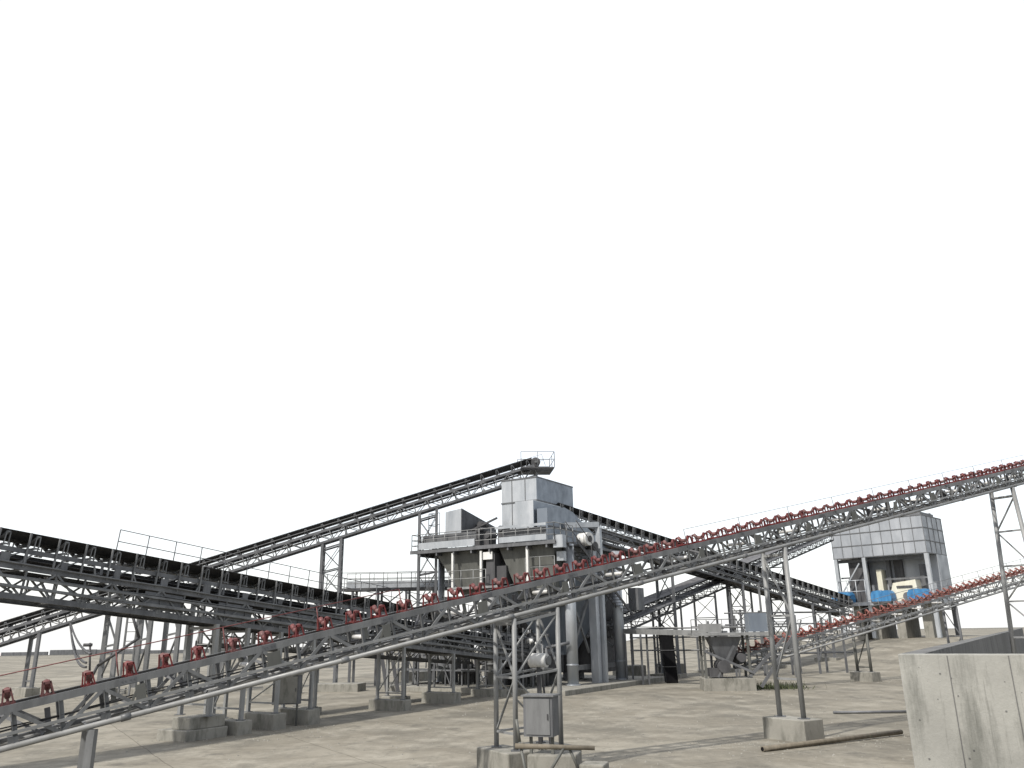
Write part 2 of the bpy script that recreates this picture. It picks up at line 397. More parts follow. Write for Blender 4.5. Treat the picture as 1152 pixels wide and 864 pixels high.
for i, t in enumerate(frange(-26.5, 26.5, 1.6)):
    m = MB(); a_ = t + random.uniform(-.2, .2); m.bar(A.pt(a_, .06, .08), A.pt(a_ + random.choice((-.75, .75)), .94, AD - .08), .06, .05, A.S); m.build('cross_strut', 'mid', cA)
m = MB()
for off, rr in ((.33, .018), (.37, .014)):
    pts = [A.pt(t, .05 + random.uniform(-.02, .02), off + random.uniform(-.03, .03)) for t in frange(-27, 27, 1.4)]; m.path(pts, rr, 5)
m.build('cable', 'rubber', cA)
return_rollers(cA, A, frange(-26, 26, 2.76), .40, 'white', .2)
for i, t in enumerate(frange(-25.5, 26, 2.76)):
    m = MB(); m.box(A.pt(t, -.03, .40), A.d * (.10 + .05 * (i % 2)), A.S * .01, A.n * .18); m.bar(A.pt(t - .25, -.01, .12), A.pt(t - .05, -.02, .52), .05, .03, A.S); m.build('gusset_plate', 'olive', cA)
    if i % 2:
        m = MB(); m.bar(A.pt(t + 1.1, .1, .10), A.pt(t + 1.1, .1, .55), .10, .10, A.S); m.build('hanger', 'dark', cA)

# ---- right hand red idler conveyor
A2 = Line((13, 52), 61, .95, .1735, 1.1)
c2 = thing('conveyor', (15, 53, 0), 'short grey truss conveyor with faded red idlers rising right from the feed hopper', 'conveyor')
truss(c2, A2, 1.5, 42, .78, 1.0, rb=.07)
add_idlers(c2, A2, frange(2, 41.5, .85), .85, 'orange', A2.W, h=.42, fl=.36, r=.07)
m = MB(); rail(m, [A2.pt(8, A2.W + .1, .78), A2.pt(42, A2.W + .1, .78)], 1.0, 2.2, (1., .55), .018, .02, A2.n); m.build('far_rail', 'steel', c2)
m = MB(); m.bar(A2.pt(1.5, -.02, .36), A2.pt(42, -.02, .36), .05, .08, A2.n); m.build('cable_tray', 'pipe', c2)
return_rollers(c2, A2, frange(3, 41, 2.4), .45, 'white', .2)
pulley(c2, A2.pt(1.2, .05, .6), A2.S, A2.W - .1, .28, name='tail_pulley')

# ---- dark gallery conveyor on the left
B = Line((-9.7, 35), 30, 3.80, -.095, 1.6); BD = .88
cB = thing('conveyor', (-12, 30, 0), 'heavy dark gallery conveyor with black belt descending from the left towards the tower', 'conveyor')
truss(cB, B, -20, 21.5, BD, 1.0, chord='chan', bm='mid', sm='mid', wm='steel', rb=.08, wb=.07, stringer_h=.17)
m = MB()
for s in (0.05, B.W - .05): m.channel(B.pt(-20, s, 1.38), B.pt(21.5, s, 1.38), .06, .14, B.n, -B.S if s < 1 else B.S)
m.build('belt_frame', 'mid', cB)
for i, t in enumerate(frange(-19.8, 21.4, .95)):
    for s in (.0, B.W):
        m = MB(); m.bar(B.pt(t, s, BD), B.pt(t + .02, s, 1.95 if s == 0 else 1.40), .05, .06, B.S)
        if i % 2 == 0 and s == 0: m.bar(B.pt(t, .03, BD + .05), B.pt(t + .8, .03, 1.32), .04, .04, B.S)
        m.build('frame_post', 'steel', cB)
    if i % 2 == 0: m = MB(); m.box(B.pt(t + .35, -.01, 1.12), B.d * (.10 + .08 * random.random()), B.S * .02, B.n * (.10 + .1 * random.random())); m.build('side_plate_and_shade', 'mid', cB)
for i, t in enumerate(frange(-6, 21, 3.3)):
    m = MB(); m.box(B.pt(t, .03, .44), B.d * (.45 + .9 * random.random()), B.S * .008, B.n * .30); m.build('side_sheet', 'mid', cB)
m = MB()
for off, hh in ((.30, .06), (.55, .07)): m.bar(B.pt(-20, -.07, off), B.pt(21.5, -.07, off), .08, hh, B.n)
m.build('cable_tray', 'steel', cB)
for i, t in enumerate(frange(-19.5, 20, 1.35)):
    m = MB(); q_ = t + random.uniform(-.3, .3); m.bar(B.pt(q_, .0, .1), B.pt(q_ + random.uniform(-.5, .5), B.W * .95, BD - .06), .06, .06, B.d); m.bar(B.pt(q_, .02, BD + .1), B.pt(q_ + random.uniform(-.3, .5), .02, 1.3), .05, .04, B.S); m.build('inner_strut', 'steel', cB)
m = MB(); m.box((B.pt(-7, .8, .10) + B.pt(21.5, .8, .10)) / 2, B.d * (28.5 / 2 * B.k), B.S * .78, B.n * .012); m.build('gallery_floor', 'dark', cB)
m = MB(); N = 28
for i in range(N):
    a = -20 + 41.5 * i / N; b = a + 41.5 / N - .03
    m.box((B.pt(a, .8, BD + .07) + B.pt(b, .8, BD + .07)) / 2, B.d * ((b - a) / 2), B.S * (.35 if a < -7 else .72), B.n * .01)
m.build('deck_plate', 'dark', cB)
add_idlers(cB, B, frange(-19.5, 21, .95), 1.48, 'steel', B.W, h=.42, fl=.5, r=.06, sp=.07)
belt(cB, B, -20, 21.5, 1.72, B.W, 'rubber', .22)
flat_belt(cB, B, -20, 21.5, 1.16, .3, 1.3)
return_rollers(cB, B, frange(-19, 21, 2.6), 1.08, 'steel', .25, 'mid')
m = MB()
m.box((B.pt(-6.6, 2.15, 1.83) + B.pt(21.5, 2.15, 1.83)) / 2, B.d * (28.1 / 2 * B.k), B.S * .42, B.n * .02)
for t in frange(-6.6, 21.5, 1.9): m.bar(B.pt(t, 1.6, .9), B.pt(t, 2.5, 1.80), .05, .05, B.d)
m.build('walkway', 'mid', cB)
m = MB(); rail(m, [B.pt(-6.6, 2.55, 1.85), B.pt(21.5, 2.55, 1.85)], 1.30, 1.3, (1., .66, .33), .018, .022, B.n); m.build('walkway_rail', 'mid', cB)
m = MB()
for off, s_, rr in ((.98, -.06, .03), (.25, -.08, .035), (.55, -.05, .02), (.62, -.04, .02)):
    m.path([B.pt(t, s_ + random.uniform(-.02, .02), off + random.uniform(-.03, .02)) for t in frange(-20, 21.5, 2)], rr, 6)
m.build('conduit', 'steel', cB)
pulley(cB, B.pt(21.6, .1, 1.45), B.S, 1.4, .32, name='tail_pulley')

B2 = Line((-11.3, 38.4), 30, 3.05, -.075, 1.2)
cB2 = thing('conveyor', (-9, 42, 0), 'lower grey lattice conveyor running just behind and beneath the black belt gallery', 'conveyor')
truss(cB2, B2, -3, 17, .75, .9, chord='chan', bm='mid', sm='steel', wm='pipe', rb=.07, wb=.07, stringer_h=.14)
add_idlers(cB2, B2, frange(-2.6, 16.6, 1.0), .82, 'steel', B2.W, h=.36, fl=.4, r=.06, sp=.07)
belt(cB2, B2, -3, 17, 1.02, B2.W, 'rubber', .2)
flat_belt(cB2, B2, -3, 17, .40, .2, 1.0)
pulley(cB2, B2.pt(17.1, .1, .85), B2.S, 1.0, .28, name='tail_pulley')

# ---- conveyor climbing to the tower top
C_ = Line((3.1, 59.5), -95, 15.24, -.314, 1.2); CD = .78
cC = thing('conveyor', (-33, 54, 0), 'long dark conveyor climbing from the far left up to the tower top', 'conveyor')
# heading -95 runs away to the left; the camera side is the far side of that heading, so mirror the frame
C_.S = -C_.S; C_.O = C_.O
truss(cC, C_, 1.3, 65, CD, 1.0, chord='chan', bm='mid', sm='mid', wm='steel', rb=.07, wb=.06, stringer_h=.18)
add_idlers(cC, C_, frange(1.7, 64, 1.15), CD + .09, 'mid', C_.W, h=.42, fl=.4, r=.07)
belt(cC, C_, 1.3, 64.5, CD + .30, C_.W, 'rubber', .30)
flat_belt(cC, C_, 1.3, 64.5, .50, .2, 1.0)
m = MB(); rail(m, [C_.pt(.2, 1.9, CD), C_.pt(65, 1.9, CD)], .95, 2.4, (1., .5), .014, .018, C_.n)
m.build('far_rail', 'mid', cC)
m = MB(); m.bar(C_.pt(6, -.03, 1.13), C_.pt(65, -.03, 1.13), .03, .05, C_.n); m.build('edge_guard', 'steel', cC)
pulley(cC, C_.pt(1.1, .1, CD + .22), C_.S, 1.0, .36, name='head_pulley')
hp = MB(); P = [C_.pt(3.2, -.5, .9), C_.pt(-.9, -.5, .9), C_.pt(-.9, 1.8, .9), C_.pt(3.2, 1.8, .9)]
z = C_.pt(1.4, 0, CD).z - .25
P2 = [V((C_.pt(t, s, 0).x, C_.pt(t, s, 0).y, z)) for t, s in ((2.6, -.8), (.1, -.8), (.1, 2.0), (2.6, 2.0))]
hp.quadbox([p - V((0, 0, .08)) for p in P2], P2); hp.build('head_platform', 'dark', cC)
m = MB(); rail(m, [P2[0], P2[1], P2[2], P2[3]], 1.15, 1.2, (1., .5), .022, .026); m.build('head_rail', 'steel', cC)

# ---- conveyor coming into the tower from the right
D_ = Line((3.8, 58.4), 48, 10.45, -.138, 1.6); DD = .85
cD = thing('conveyor', (30, 78, 0), 'wide dark gallery conveyor sloping down rightwards from the tower behind the red idlers', 'conveyor')
truss(cD, D_, -1, 42, DD, 1.0, chord='chan', bm='mid', sm='mid', wm='steel', rb=.08, wb=.07, stringer_h=.16)
for i, t in enumerate(frange(-.8, 42, 1.0)):
    for s in (0, D_.W):
        m = MB(); m.bar(D_.pt(t, s, DD), D_.pt(t, s, 1.9 if s == 0 else 1.4), .06, .06, D_.S)
        if i % 2 and s == 0: m.bar(D_.pt(t, .03, DD + .05), D_.pt(t + .9, .03, 1.35), .04, .04, D_.S)
        m.build('frame_post', 'steel', cD)
for i, t in enumerate(frange(.5, 40, 4.2)):
    m = MB(); m.box(D_.pt(t, .03, .42), D_.d * (.4 + .8 * random.random()), D_.S * .008, D_.n * .28); m.build('side_sheet', 'mid', cD)
m = MB(); m.box((D_.pt(-1, .8, .1) + D_.pt(42, .8, .1)) / 2, D_.d * (43 / 2 * D_.k), D_.S * .72, D_.n * .012); m.build('gallery_floor', 'dark', cD)
m = MB(); m.bar(D_.pt(-1, -.02, .45), D_.pt(42, -.02, .45), .06, .09, D_.n); m.build('cable_tray', 'mid', cD)
m = MB()
for s in (.05, D_.W - .05): m.channel(D_.pt(-1, s, 1.38), D_.pt(42, s, 1.38), .06, .14, D_.n, -D_.S if s < 1 else D_.S)
m.build('belt_frame', 'mid', cD)
m = MB(); m.box((D_.pt(-1, .8, DD + .07) + D_.pt(42, .8, DD + .07)) / 2, D_.d * (43 / 2 * D_.k), D_.S * .72, D_.n * .01); m.build('deck_plate', 'dark', cD)
add_idlers(cD, D_, frange(-.5, 41.5, 1.0), 1.48, 'steel', D_.W, h=.42, fl=.5, r=.06, sp=.07)
belt(cD, D_, -1, 42, 1.72, D_.W, 'rubber', .22)
flat_belt(cD, D_, -1, 42, 1.14, .3, 1.3)
m = MB(); rail(m, [D_.pt(-1, D_.W + .8, 1.4), D_.pt(42, D_.W + .8, 1.4)], 1.05, 1.8, (1., .5), .016, .02, D_.n); m.build('walkway_rail', 'mid', cD)
m = MB(); m.box((D_.pt(-1, 2.0, 1.38) + D_.pt(42, 2.0, 1.38)) / 2, D_.d * (43 / 2 * D_.k), D_.S * .4, D_.n * .02); m.build('walkway', 'dark', cD)
m = MB()
for off, s_, rr in ((.98, -.06, .035), (.3, -.08, .04)): m.tube(D_.pt(-1, s_, off), D_.pt(42, s_, off), rr, 6)
m.build('conduit', 'steel', cD)
pulley(cD, D_.pt(42, .1, 1.45), D_.S, 1.4, .32, name='tail_pulley')

# ---- conveyor rising away to the far building
E_ = Line((6.9, 60.6), 41.5, 3.1, .222, 2.1)
cE = thing('conveyor', (8, 61, 0), 'conveyor with wide grey belt surface rising away from the tower foot to the far building', 'conveyor')
truss(cE, E_, .0, 46, .8, 1.1, chord='chan', bm='dark', sm='mid', wm='steel', rb=.07, wb=.06, stringer_h=.16)
add_idlers(cE, E_, frange(.4, 45.5, 1.05), .88, 'steel', E_.W, h=.36, fl=.7, r=.06)
belt(cE, E_, 0, 46, 1.08, E_.W, 'dustbelt', .20)
flat_belt(cE, E_, 0, 46, .45, .2, 1.9)
m = MB(); m.box((E_.pt(0, -.35, .78) + E_.pt(46, -.35, .78)) / 2, E_.d * (23 * E_.k), E_.S * .3, E_.n * .02); m.build('walkway', 'mid', cE)
m = MB(); rail(m, [E_.pt(0, -.65, .8), E_.pt(46, -.65, .8)], .5, 1.4, (1.,), .018, .02, E_.n); m.build('walkway_rail', 'steel', cE)
pulley(cE, E_.pt(-.1, .1, .9), E_.S, 1.9, .32, name='tail_pulley')

# ------------------------------------------------------------------ trestles
def trestle(label, feet, tops, mat='steel', r=.09, square=False, brace='X', levels=2, foot=None, foot_h=.6, group=None, foot_pad=.35, axis=None, bar_mat=None, low=.12, footing=True):
    """feet / tops: lists of matching points (feet at the ground); pairs (0,1), (2,3) are braced to one another"""
    c = sum((V(f) for f in feet), V()) / len(feet); g = gz(c.x, c.y)
    root = thing('support_trestle', (c.x, c.y, g), label, 'trestle', group)
    F = []; T = []
    for f, t in zip(feet, tops):
        f = V((f[0], f[1], g + foot_h)); t = V(t); F.append(f); T.append(t)
        m = MB()
        if square: m.bar(f, t, r * 1.8, r * 1.8, (0, 1, 0) if axis is None else axis)
        else: m.tube(f, t, r, 10)
        m.build('leg', mat, root)
        b = MB(); b.box(f + V((0, 0, .012)), V((r * 1.9, 0, 0)), V((0, r * 1.9, 0)), V((0, 0, .012))); b.build('base_plate', 'mid', root)
    prs = [(0, 1)] if len(F) == 2 else [(0, 1), (2, 3), (0, 2), (1, 3)]
    for i, j in prs:
        for l in range(levels):
            f0 = low + (1 - low - .04) * l / levels; f1 = low + (1 - low - .04) * (l + 1) / levels
            a0 = F[i].lerp(T[i], f0); b0 = F[j].lerp(T[j], f0); a1 = F[i].lerp(T[i], f1); b1 = F[j].lerp(T[j], f1)
            m = MB(); w = r * .8
            m.bar(a0, b0, w, w)
            if brace == 'X': m.bar(a0, b1, w, w * .5); m.bar(b0 + V((.002, .04, 0)), a1 + V((.002, .04, 0)), w, w * .5)
            elif brace == 'Z': (m.bar(a0, b1, w, w * .6) if l % 2 else m.bar(b0, a1, w, w * .6))
            if l == levels - 1: m.bar(a1, b1, w * 1.3, w * 1.3)
            m.build('brace', bar_mat or mat, root)
    if foot_h > .05 and footing:
        ax = (V(feet[1]) - V(feet[0])); ax.z = 0
        if len(feet) == 2: sets = [(feet[0], feet[1])]
        else: sets = [(feet[0], feet[1]), (feet[2], feet[3])]
        for a, b in sets:
            a = V((a[0], a[1], 0)); b = V((b[0], b[1], 0)); d = (b - a); L = d.length; d.normalize(); s = V((-d.y, d.x, 0))
            m = MB(); m.box((a + b) / 2 + V((0, 0, g - .1 + foot_h / 2)), d * (L / 2 + foot_pad), s * (foot_pad + .1), V((0, 0, foot_h / 2 + .1)))
            o = m.build('footing', 'conc', root); bevel(o, .03)
    return root
def under(ln, t, n=-.07, ins=.0):
    a = ln.pt(t, ins, n); b = ln.pt(t, ln.W - ins, n); return a, b
def trestle_at(ln, t, label, n=-.07, splay=0., **kw):
    a, b = under(ln, t, n); s = ln.S * splay
    return trestle(label, [a - s, b + s], [a, b], **kw)
ga = 'trestles under the red idler conveyor'
a, b = under(A, -20.9); a2, b2 = under(A, -20.5)
trestle('pair of stout grey square legs under the low left end of the red idler conveyor', [a, b], [a, b], 'steel', .085, True, 'Z', 1, foot_h=.3, group=ga)
t0 = trestle_at(A, .55, 'tall slender pipe trestle on one concrete block beside the loose ground pipe', mat='pipe', r=.085, brace='Z', levels=2, foot_h=.68, group=ga, foot_pad=.38, low=.22)
a, b = under(A, -10.8); a2, b2 = under(A, -9.35)
trestle('four legged pipe trestle in the centre foreground beside the grey cabinet', [a, b, a2, b2], [a, b, a2, b2], 'pipe', .07, False, 'Z', 2, foot_h=.62, group=ga, foot_pad=.34)
trestle_at(A, 17.0, 'tall pipe trestle with horizontal rungs at the right edge behind the concrete wall', mat='pipe', r=.10, brace='Z', levels=5, foot_h=.3, group=ga, splay=.45)
gb = 'trestles under the dark gallery conveyor'
for t, lab, fh, lv, kw in (
    (-3.5, 'thick square legged trestle on the big stepped concrete block', .78, 1, dict(r=.085, footing=False)),
    (-1.95, 'square legged trestle standing just right of the stepped concrete block', .5, 1, dict(r=.08)),
    (-.15, 'trestle with slanting brace on the front low concrete footing', .6, 3, dict(r=.075)),
    (1.8, 'trestle straddling the grey cabinet on a concrete footing', .6, 1, dict(r=.075)),
    (8.2, 'short trestle on a pale footing in the middle of the yard', .5, 1, dict(r=.07)),
    (12.6, 'short trestle on a pale footing left of the four legged trestle', .55, 1, dict(r=.07)),
    (17.5, 'shortest gallery trestle in the shade near the tower', .4, 1, dict(r=.08))):
    trestle_at(B, t, lab, mat='pipe', square=True, brace='Z', levels=lv, foot_h=fh, group=gb, axis=B.d, foot_pad=.26, **kw)
for t, lab in ((-2.2, 'slender grey legs under the lower lattice conveyor at its left end'), (3.2, 'slender grey legs under the lower lattice conveyor behind the grey cabinet'), (10.2, 'short slender legs under the lower lattice conveyor in mid yard')):
    trestle_at(B2, t, lab, mat='pipe', r=.07, square=True, brace='Z', levels=1, foot_h=.3, group='trestles under the lower lattice conveyor', axis=B2.d, foot_pad=.2)
m = MB(); c = B.pt(-3.5, .8, 0)
for k, (hx, hy, z0, z1) in enumerate(((.80, .95, -.1, .36), (.50, .80, .36, .78))): m.box((c.x + .2 * k, c.y, (z0 + z1) / 2), B.dh * hy, B.S * hx, V((0, 0, (z1 - z0) / 2)))
bevel(tag(m.build('concrete_block', 'conc', origin=(c.x, c.y, 0)), 'big stepped concrete block under the dark gallery trestles', 'block'), .03)
gc = 'trestles under the climbing conveyor'
def trestle_C(px_t, lab, w=1.2, **kw):
    a = C_.pt(px_t - w / 2, .1, -.08); b = C_.pt(px_t + w / 2, .1, -.08); a2 = C_.pt(px_t - w / 2, 1.1, -.08); b2 = C_.pt(px_t + w / 2, 1.1, -.08)
    return trestle(lab, [a, b, a2, b2], [a, b, a2, b2], 'mid', .10, True, 'X', group=gc, **kw)
trestle_C(9.45, 'tall cross braced steel tower beside the deck railing at the upper left of the plant', 1.25, levels=5, foot_h=.3)
trestle_C(16.3, 'cross braced steel tower in mid span under the climbing conveyor', 1.3, levels=5, foot_h=.3)
def slim_C(t, lab, w):
    a = C_.pt(t - w / 2, .1, -.08); b = C_.pt(t + w / 2, .9, -.08)
    return trestle(lab, [a, b], [a, b], 'steel', .15, True, 'Z', 2, foot_h=.4, group=gc)
slim_C(30.9, 'heavy grey trestle left of the ladder, behind the left end of the near conveyor', 1.1)
slim_C(28.7, 'heavy grey trestle right of the ladder, behind the near conveyor', .9)
slim_C(25.3, 'slim grey trestle seen under the black belt just left of the stepped block', .9)
slim_C(23.7, 'slim grey trestle seen under the black belt above the stepped block', .9)
slim_C(26.9, 'heavy grey trestle where the climbing conveyor passes behind the black belt', 1.1)
a, b = C_.pt(35.45, .1, -.08), C_.pt(36.4, 1.1, -.08)
trestle('short two legged trestle on a small dark block at the far left', [(a.x, a.y, 0), (b.x, b.y, 0)], [a, b], 'mid', .11, True, 'none', 1, foot_h=.55, group=gc)
gd = 'trestles under the right hand gallery conveyor'
for t, lab in ((12, 'dark trestle under the right gallery conveyor nearest the tower'), (22, 'dark trestle in the middle of the right gallery conveyor'), (29, 'dark trestle near the low end of the right gallery conveyor'), (37, 'short dark trestle at the low end of the right gallery conveyor')):
    trestle_at(D_, t, lab, mat='mid', r=.12, square=True, brace='X', levels=3, foot_h=.3, group=gd)
ge = 'trestles under the belt to the far building'
for t, lab in ((9, 'short trestle under the grey belt nearest the tower'), (16, 'second trestle under the grey belt rising to the far building'), (23, 'tall trestle halfway along the grey belt to the far building'), (31, 'tall far trestle under the grey belt before the building')):
    trestle_at(E_, t, lab, mat='steel', r=.09, square=True, brace='X', levels=3, foot_h=.2, group=ge)
gf = 'trestles under the right red idler conveyor'
trestle_at(A2, 12.9, 'short grey trestle on a pale block left of the concrete wall', mat='olive', r=.10, brace='Z', levels=1, foot_h=.62, group=gf)
trestle_at(A2, 23.5, 'thin trestle under the right red idler conveyor before the far building', mat='mid', r=.09, brace='Z', levels=2, foot_h=.3, group=gf)

# ------------------------------------------------------------------ silo tower
GH = 32; TV = hdir(GH); TU = V((-math.cos(R(GH)), math.sin(R(GH)), 0)); TK = V((2.4, 53, 0)); UP = V((0, 0, 1))
def T(u, v, z): return TK + TU * u + TV * v + UP * z
tw = thing('silo_tower', TK, 'blue grey steel silo tower with hoppers, railed deck and stacked boxes on round pillars', 'tower')
def tbox(mb, u0, u1, v0, v1, z0, z1):
    lo = [T(u0, v0, z0), T(u1, v0, z0), T(u1, v1, z0), T(u0, v1, z0)]; hi = [p + UP * (z1 - z0) for p in lo]; return mb.quadbox(lo[::-1], hi[::-1])
def frustum(mb, top, zt, bot, zb):
    f = lambda b, z: [T(b[0], b[2], z), T(b[0], b[3], z), T(b[1], b[3], z), T(b[1], b[2], z)]
    return mb.quadbox(f(bot, zb), f(top, zt))
def part(name, mat, fn, parent=tw):
    m = MB(); fn(m); return m.build(name, mat, parent)
def pillar(u, v, z0, z1, r, mat='pipe', sq=False):
    m = MB()
    if sq: m.bar(T(u, v, z0), T(u, v, z1), r * 2, r * 2, TV)
    else: m.tube(T(u, v, z0), T(u, v, z1), r, 20); m.tube(T(u, v, z0), T(u, v, z0 + .06), r * 1.35, 20); m.tube(T(u, v, z0 + 1.2), T(u, v, z0 + 1.26), r * 1.08, 20)
    m.build('pillar', mat, tw)
for u, v, r, sq in ((-.35, 1.7, .36, 0), (-.6, 4.6, .26, 1), (-.5, 8.6, .38, 0), (5.2, 1.9, .36, 0), (5.4, 8.6, .36, 0), (10.6, 2.2, .25, 0), (10.6, 8.2, .25, 0)):
    pillar(u, v, .3, 9.15, r, 'galv', sq)
def slab(m): tbox(m, -2.1, 12, -2.6, 13, -.1, .3)
bevel(part('base_slab', 'conc', slab), .04)
part('deck', 'mid', lambda m: (tbox(m, -.4, 11.6, -.2, 10.6, 9.12, 9.28), [tbox(m, u, u + .12, -.2, 10.6, 8.85, 9.117) for u in frange(.2, 11.2, 1.5)], tbox(m, -.42, 11.62, -.24, -.202, 9.06, 9.31)))
def toe(m):
    tbox(m, 5.9, 10.8, -.30, -.27, 9.34, 9.80); tbox(m, .2, 3.9, -.30, -.27, 9.34, 9.72)
    tbox(m, .2, 4.2, -.32, -.29, 10.28, 10.45)
part('toe_plate', 'galv', toe)
def deckrail(m):
    rail(m, [T(11.5, 3, 9.28), T(11.5, -.2, 9.28), T(-.35, -.2, 9.28), T(-.35, 2.4, 9.28)], 1.15, .95, (1., .66, .33), .028, .03)
    rail(m, [T(11.3, 3, 9.28), T(11.3, .9, 9.28), T(8.7, .9, 9.28)], 1.15, .95, (1., .5), .028, .03)
part('deck_rail', 'pipe', deckrail)
part('deck_screen', 'mid', lambda m: tbox(m, 6.0, 10.6, .05, .08, 9.8, 10.35))
part('deck_screen', 'mid', lambda m: tbox(m, .4, 3.8, .05, .08, 9.7, 10.25))
# boxes above the deck
def ribs(m, u0, u1, v0, v1, zs, t=.05):
    for z in zs:
        tbox(m, u0 - t, u1 + t, v0 - t, v0 - .002, z, z + .09); tbox(m, u0 - t, u0 - .002, v0, v1 + t, z, z + .09)
bxt = part('head_box', 'galv', lambda m: tbox(m, 2.2, 5.1, 2.0, 7.4, 9.3, 14.1))
part('rib', 'mid', lambda m: ribs(m, 2.2, 5.1, 2.0, 7.4, (12.35, 14.0)), bxt)
part('side_plate_and_shade', 'bluegrey', lambda m: tbox(m, 2.17, 2.197, 2.0, 7.4, 9.3, 14.05), bxt)  # thin darker skin: the shade of the right face put into colour
part('seam', 'mid', lambda m: [tbox(m, u, u + .05, 1.97, 1.997, 9.5, 14.0) for u in (3.1, 4.2)], bxt)
fb = part('feed_box', 'galv', lambda m: tbox(m, 1.75, 3.2, .75, 4.6, 9.3, 12.2))
part('side_plate_and_shade', 'bluegrey', lambda m: tbox(m, 1.72, 1.747, .75, 4.6, 9.3, 12.15), fb)  # right face of the feed box coloured darker for its shade
b3 = part('screen_box', 'galv', lambda m: m.quadbox([T(9.3, .9, 9.9), T(7.9, .9, 9.9), T(7.9, 5.4, 9.9), T(9.3, 5.4, 9.9)][::1], [T(9.3, .9, 12.05), T(7.9, .9, 12.2), T(7.9, 5.4, 11.3), T(9.3, 5.4, 11.3)]))
part('side_plate_and_shade', 'mid', lambda m: m.quadbox([T(7.87, .9, 9.95), T(7.84, .9, 9.95), T(7.84, 5.4, 9.95), T(7.87, 5.4, 9.95)], [T(7.87, .9, 12.2), T(7.84, .9, 12.2), T(7.84, 5.4, 11.25), T(7.87, 5.4, 11.25)]), b3)  # painted shade again, a darker sheet over the right side
def smallrails(m): rail(m, [T(10.6, 1.4, 9.9), T(10.6, .6, 9.9), T(9.6, .6, 9.9)], 2.1, 1., (1., .6, .3), .025, .028)
part('ladder_rail', 'steel', smallrails)
def machinery(m): m.bar(T(7.2, 1.2, 10.6), T(5.0, 1.2, 11.3), .12)
for u, v, z, a, h in ((5.9, 1.6, 9.3, .5, 1.0), (6.9, 1.8, 9.3, .4, 1.4), (5.5, .9, 9.3, .3, .8), (4.4, .9, 9.3, .35, 1.2), (7.3, 2.6, 9.3, .5, 1.9), (9.9, 1.3, 9.3, .3, .7)):
    m = MB(); tbox(m, u, u + a, v, v + .7, z, z + h); m.tube(T(u + .1, v - .1, z + h), T(u + .1, v + .9, z + h), .2, 10); m.build('drive_unit', 'dark', tw)
part('drive_arm', 'dark', machinery)
# sloping silo body under the boxes, on the right hand side
prof = [(.9, 7.5), (.9, 11.6), (3.4, 11.9), (4.6, 11.7), (10.9, 9.2), (10.9, 7.9), (10.2, 7.5)]
def body(m): m.quadbox([T(1.55, v, z) for v, z in prof], [T(.75, v, z) for v, z in prof])
part('silo_body', 'bluegrey', body)
part('stiffener', 'mid', lambda m: [m.bar(T(.72, .95, z), T(.72, v1, z), .06, .08) for z, v1 in ((8.6, 10.6), (10.4, 7.7))])
def cone(m):
    frustum(m, (.0, 5.4, .9, 10.6), 7.6, (1.3, 2.5, 3.6, 5.2), 2.1)
part('hopper', 'bluegrey', cone)
part('hopper', 'olive', lambda m: frustum(m, (5.7, 9.75, .35, 4.3), 9.1, (6.0, 7.7, .9, 2.6), 6.0))
part('hopper', 'olive', lambda m: frustum(m, (.0, 4.3, .35, 4.3), 9.1, (.4, 2.7, .8, 2.8), 5.2))
for u in (5.5, 7.9, 1.8): part('post', 'white', lambda m: m.bar(T(u, -.05, 6.6 if u > 2 else 6.4), T(u, -.05, 8.95), .16, .16, TV))
pf = part('service_platform', 'pipe', lambda m: (tbox(m, 4.0, 8.2, -.3, 1.4, 6.45, 6.6), tbox(m, -.2, 4.0, .2, 1.2, 6.2, 6.3)))
part('platform_rail', 'pipe', lambda m: rail(m, [T(8.1, -.25, 6.6), T(5.0, -.25, 6.6)], 1.1, 1.0, (1., .5), .03, .032), pf)
part('platform_rail', 'pipe', lambda m: rail(m, [T(2.0, .0, 6.4), T(-.2, .0, 6.4)], 1.9, 1.1, (1., .66, .33), .025, .03), pf)
part('valve_box', 'dark', lambda m: (tbox(m, 4.5, 5.2, .1, .9, 6.7, 8.8), tbox(m, 3.7, 4.5, .3, 1.2, 6.7, 7.9)))
part('control_panel', 'white', lambda m: tbox(m, 4.6, 5.35, -.06, .06, 8.35, 8.85))
part('junction_box', 'galv', lambda m: (tbox(m, -.9, -.2, -.1, .4, 8.8, 9.6), tbox(m, -.6, -.1, .5, .9, 8.0, 8.6)))
def stairs(m):
    a = T(-.55, 1.0, 9.28); b = T(-.55, 9.4, 4.6)
    for du in (0, -.8):
        m.bar(a + TU * du, b + TU * du, .05, .2); m.tube(a + TU * du + UP * 1.3, b + TU * du + UP * 1.0, .03, 6)
        for k in range(9): p = a.lerp(b, k / 8) + TU * du; m.tube(p, p + UP * 1.05, .022, 5)
    for k in range(24): p = a.lerp(b, (k + .5) / 24); m.box(p - TU * .4, TU * .38, TV * .12, UP * .015)
part('stair', 'dark', stairs)
def portal(m):
    tbox(m, -2.5, -1.9, 2.6, 5.1, 10.55, 10.95); tbox(m, -2.5, -1.9, 4.7, 5.1, 2.0, 10.547)
def portal(m):
    m.bar(T(.6, 3.0, 10.6), T(-.9, 5.2, 10.75), .34, .36); m.bar(T(-.9, 5.2, 10.56), T(-.9, 5.2, .3), .34, .34, TV)
part('portal_frame', 'galv', portal)
part('side_box', 'mid', lambda m: tbox(m, -1.4, -.6, 10.3, 11.4, 5.0, 6.6))
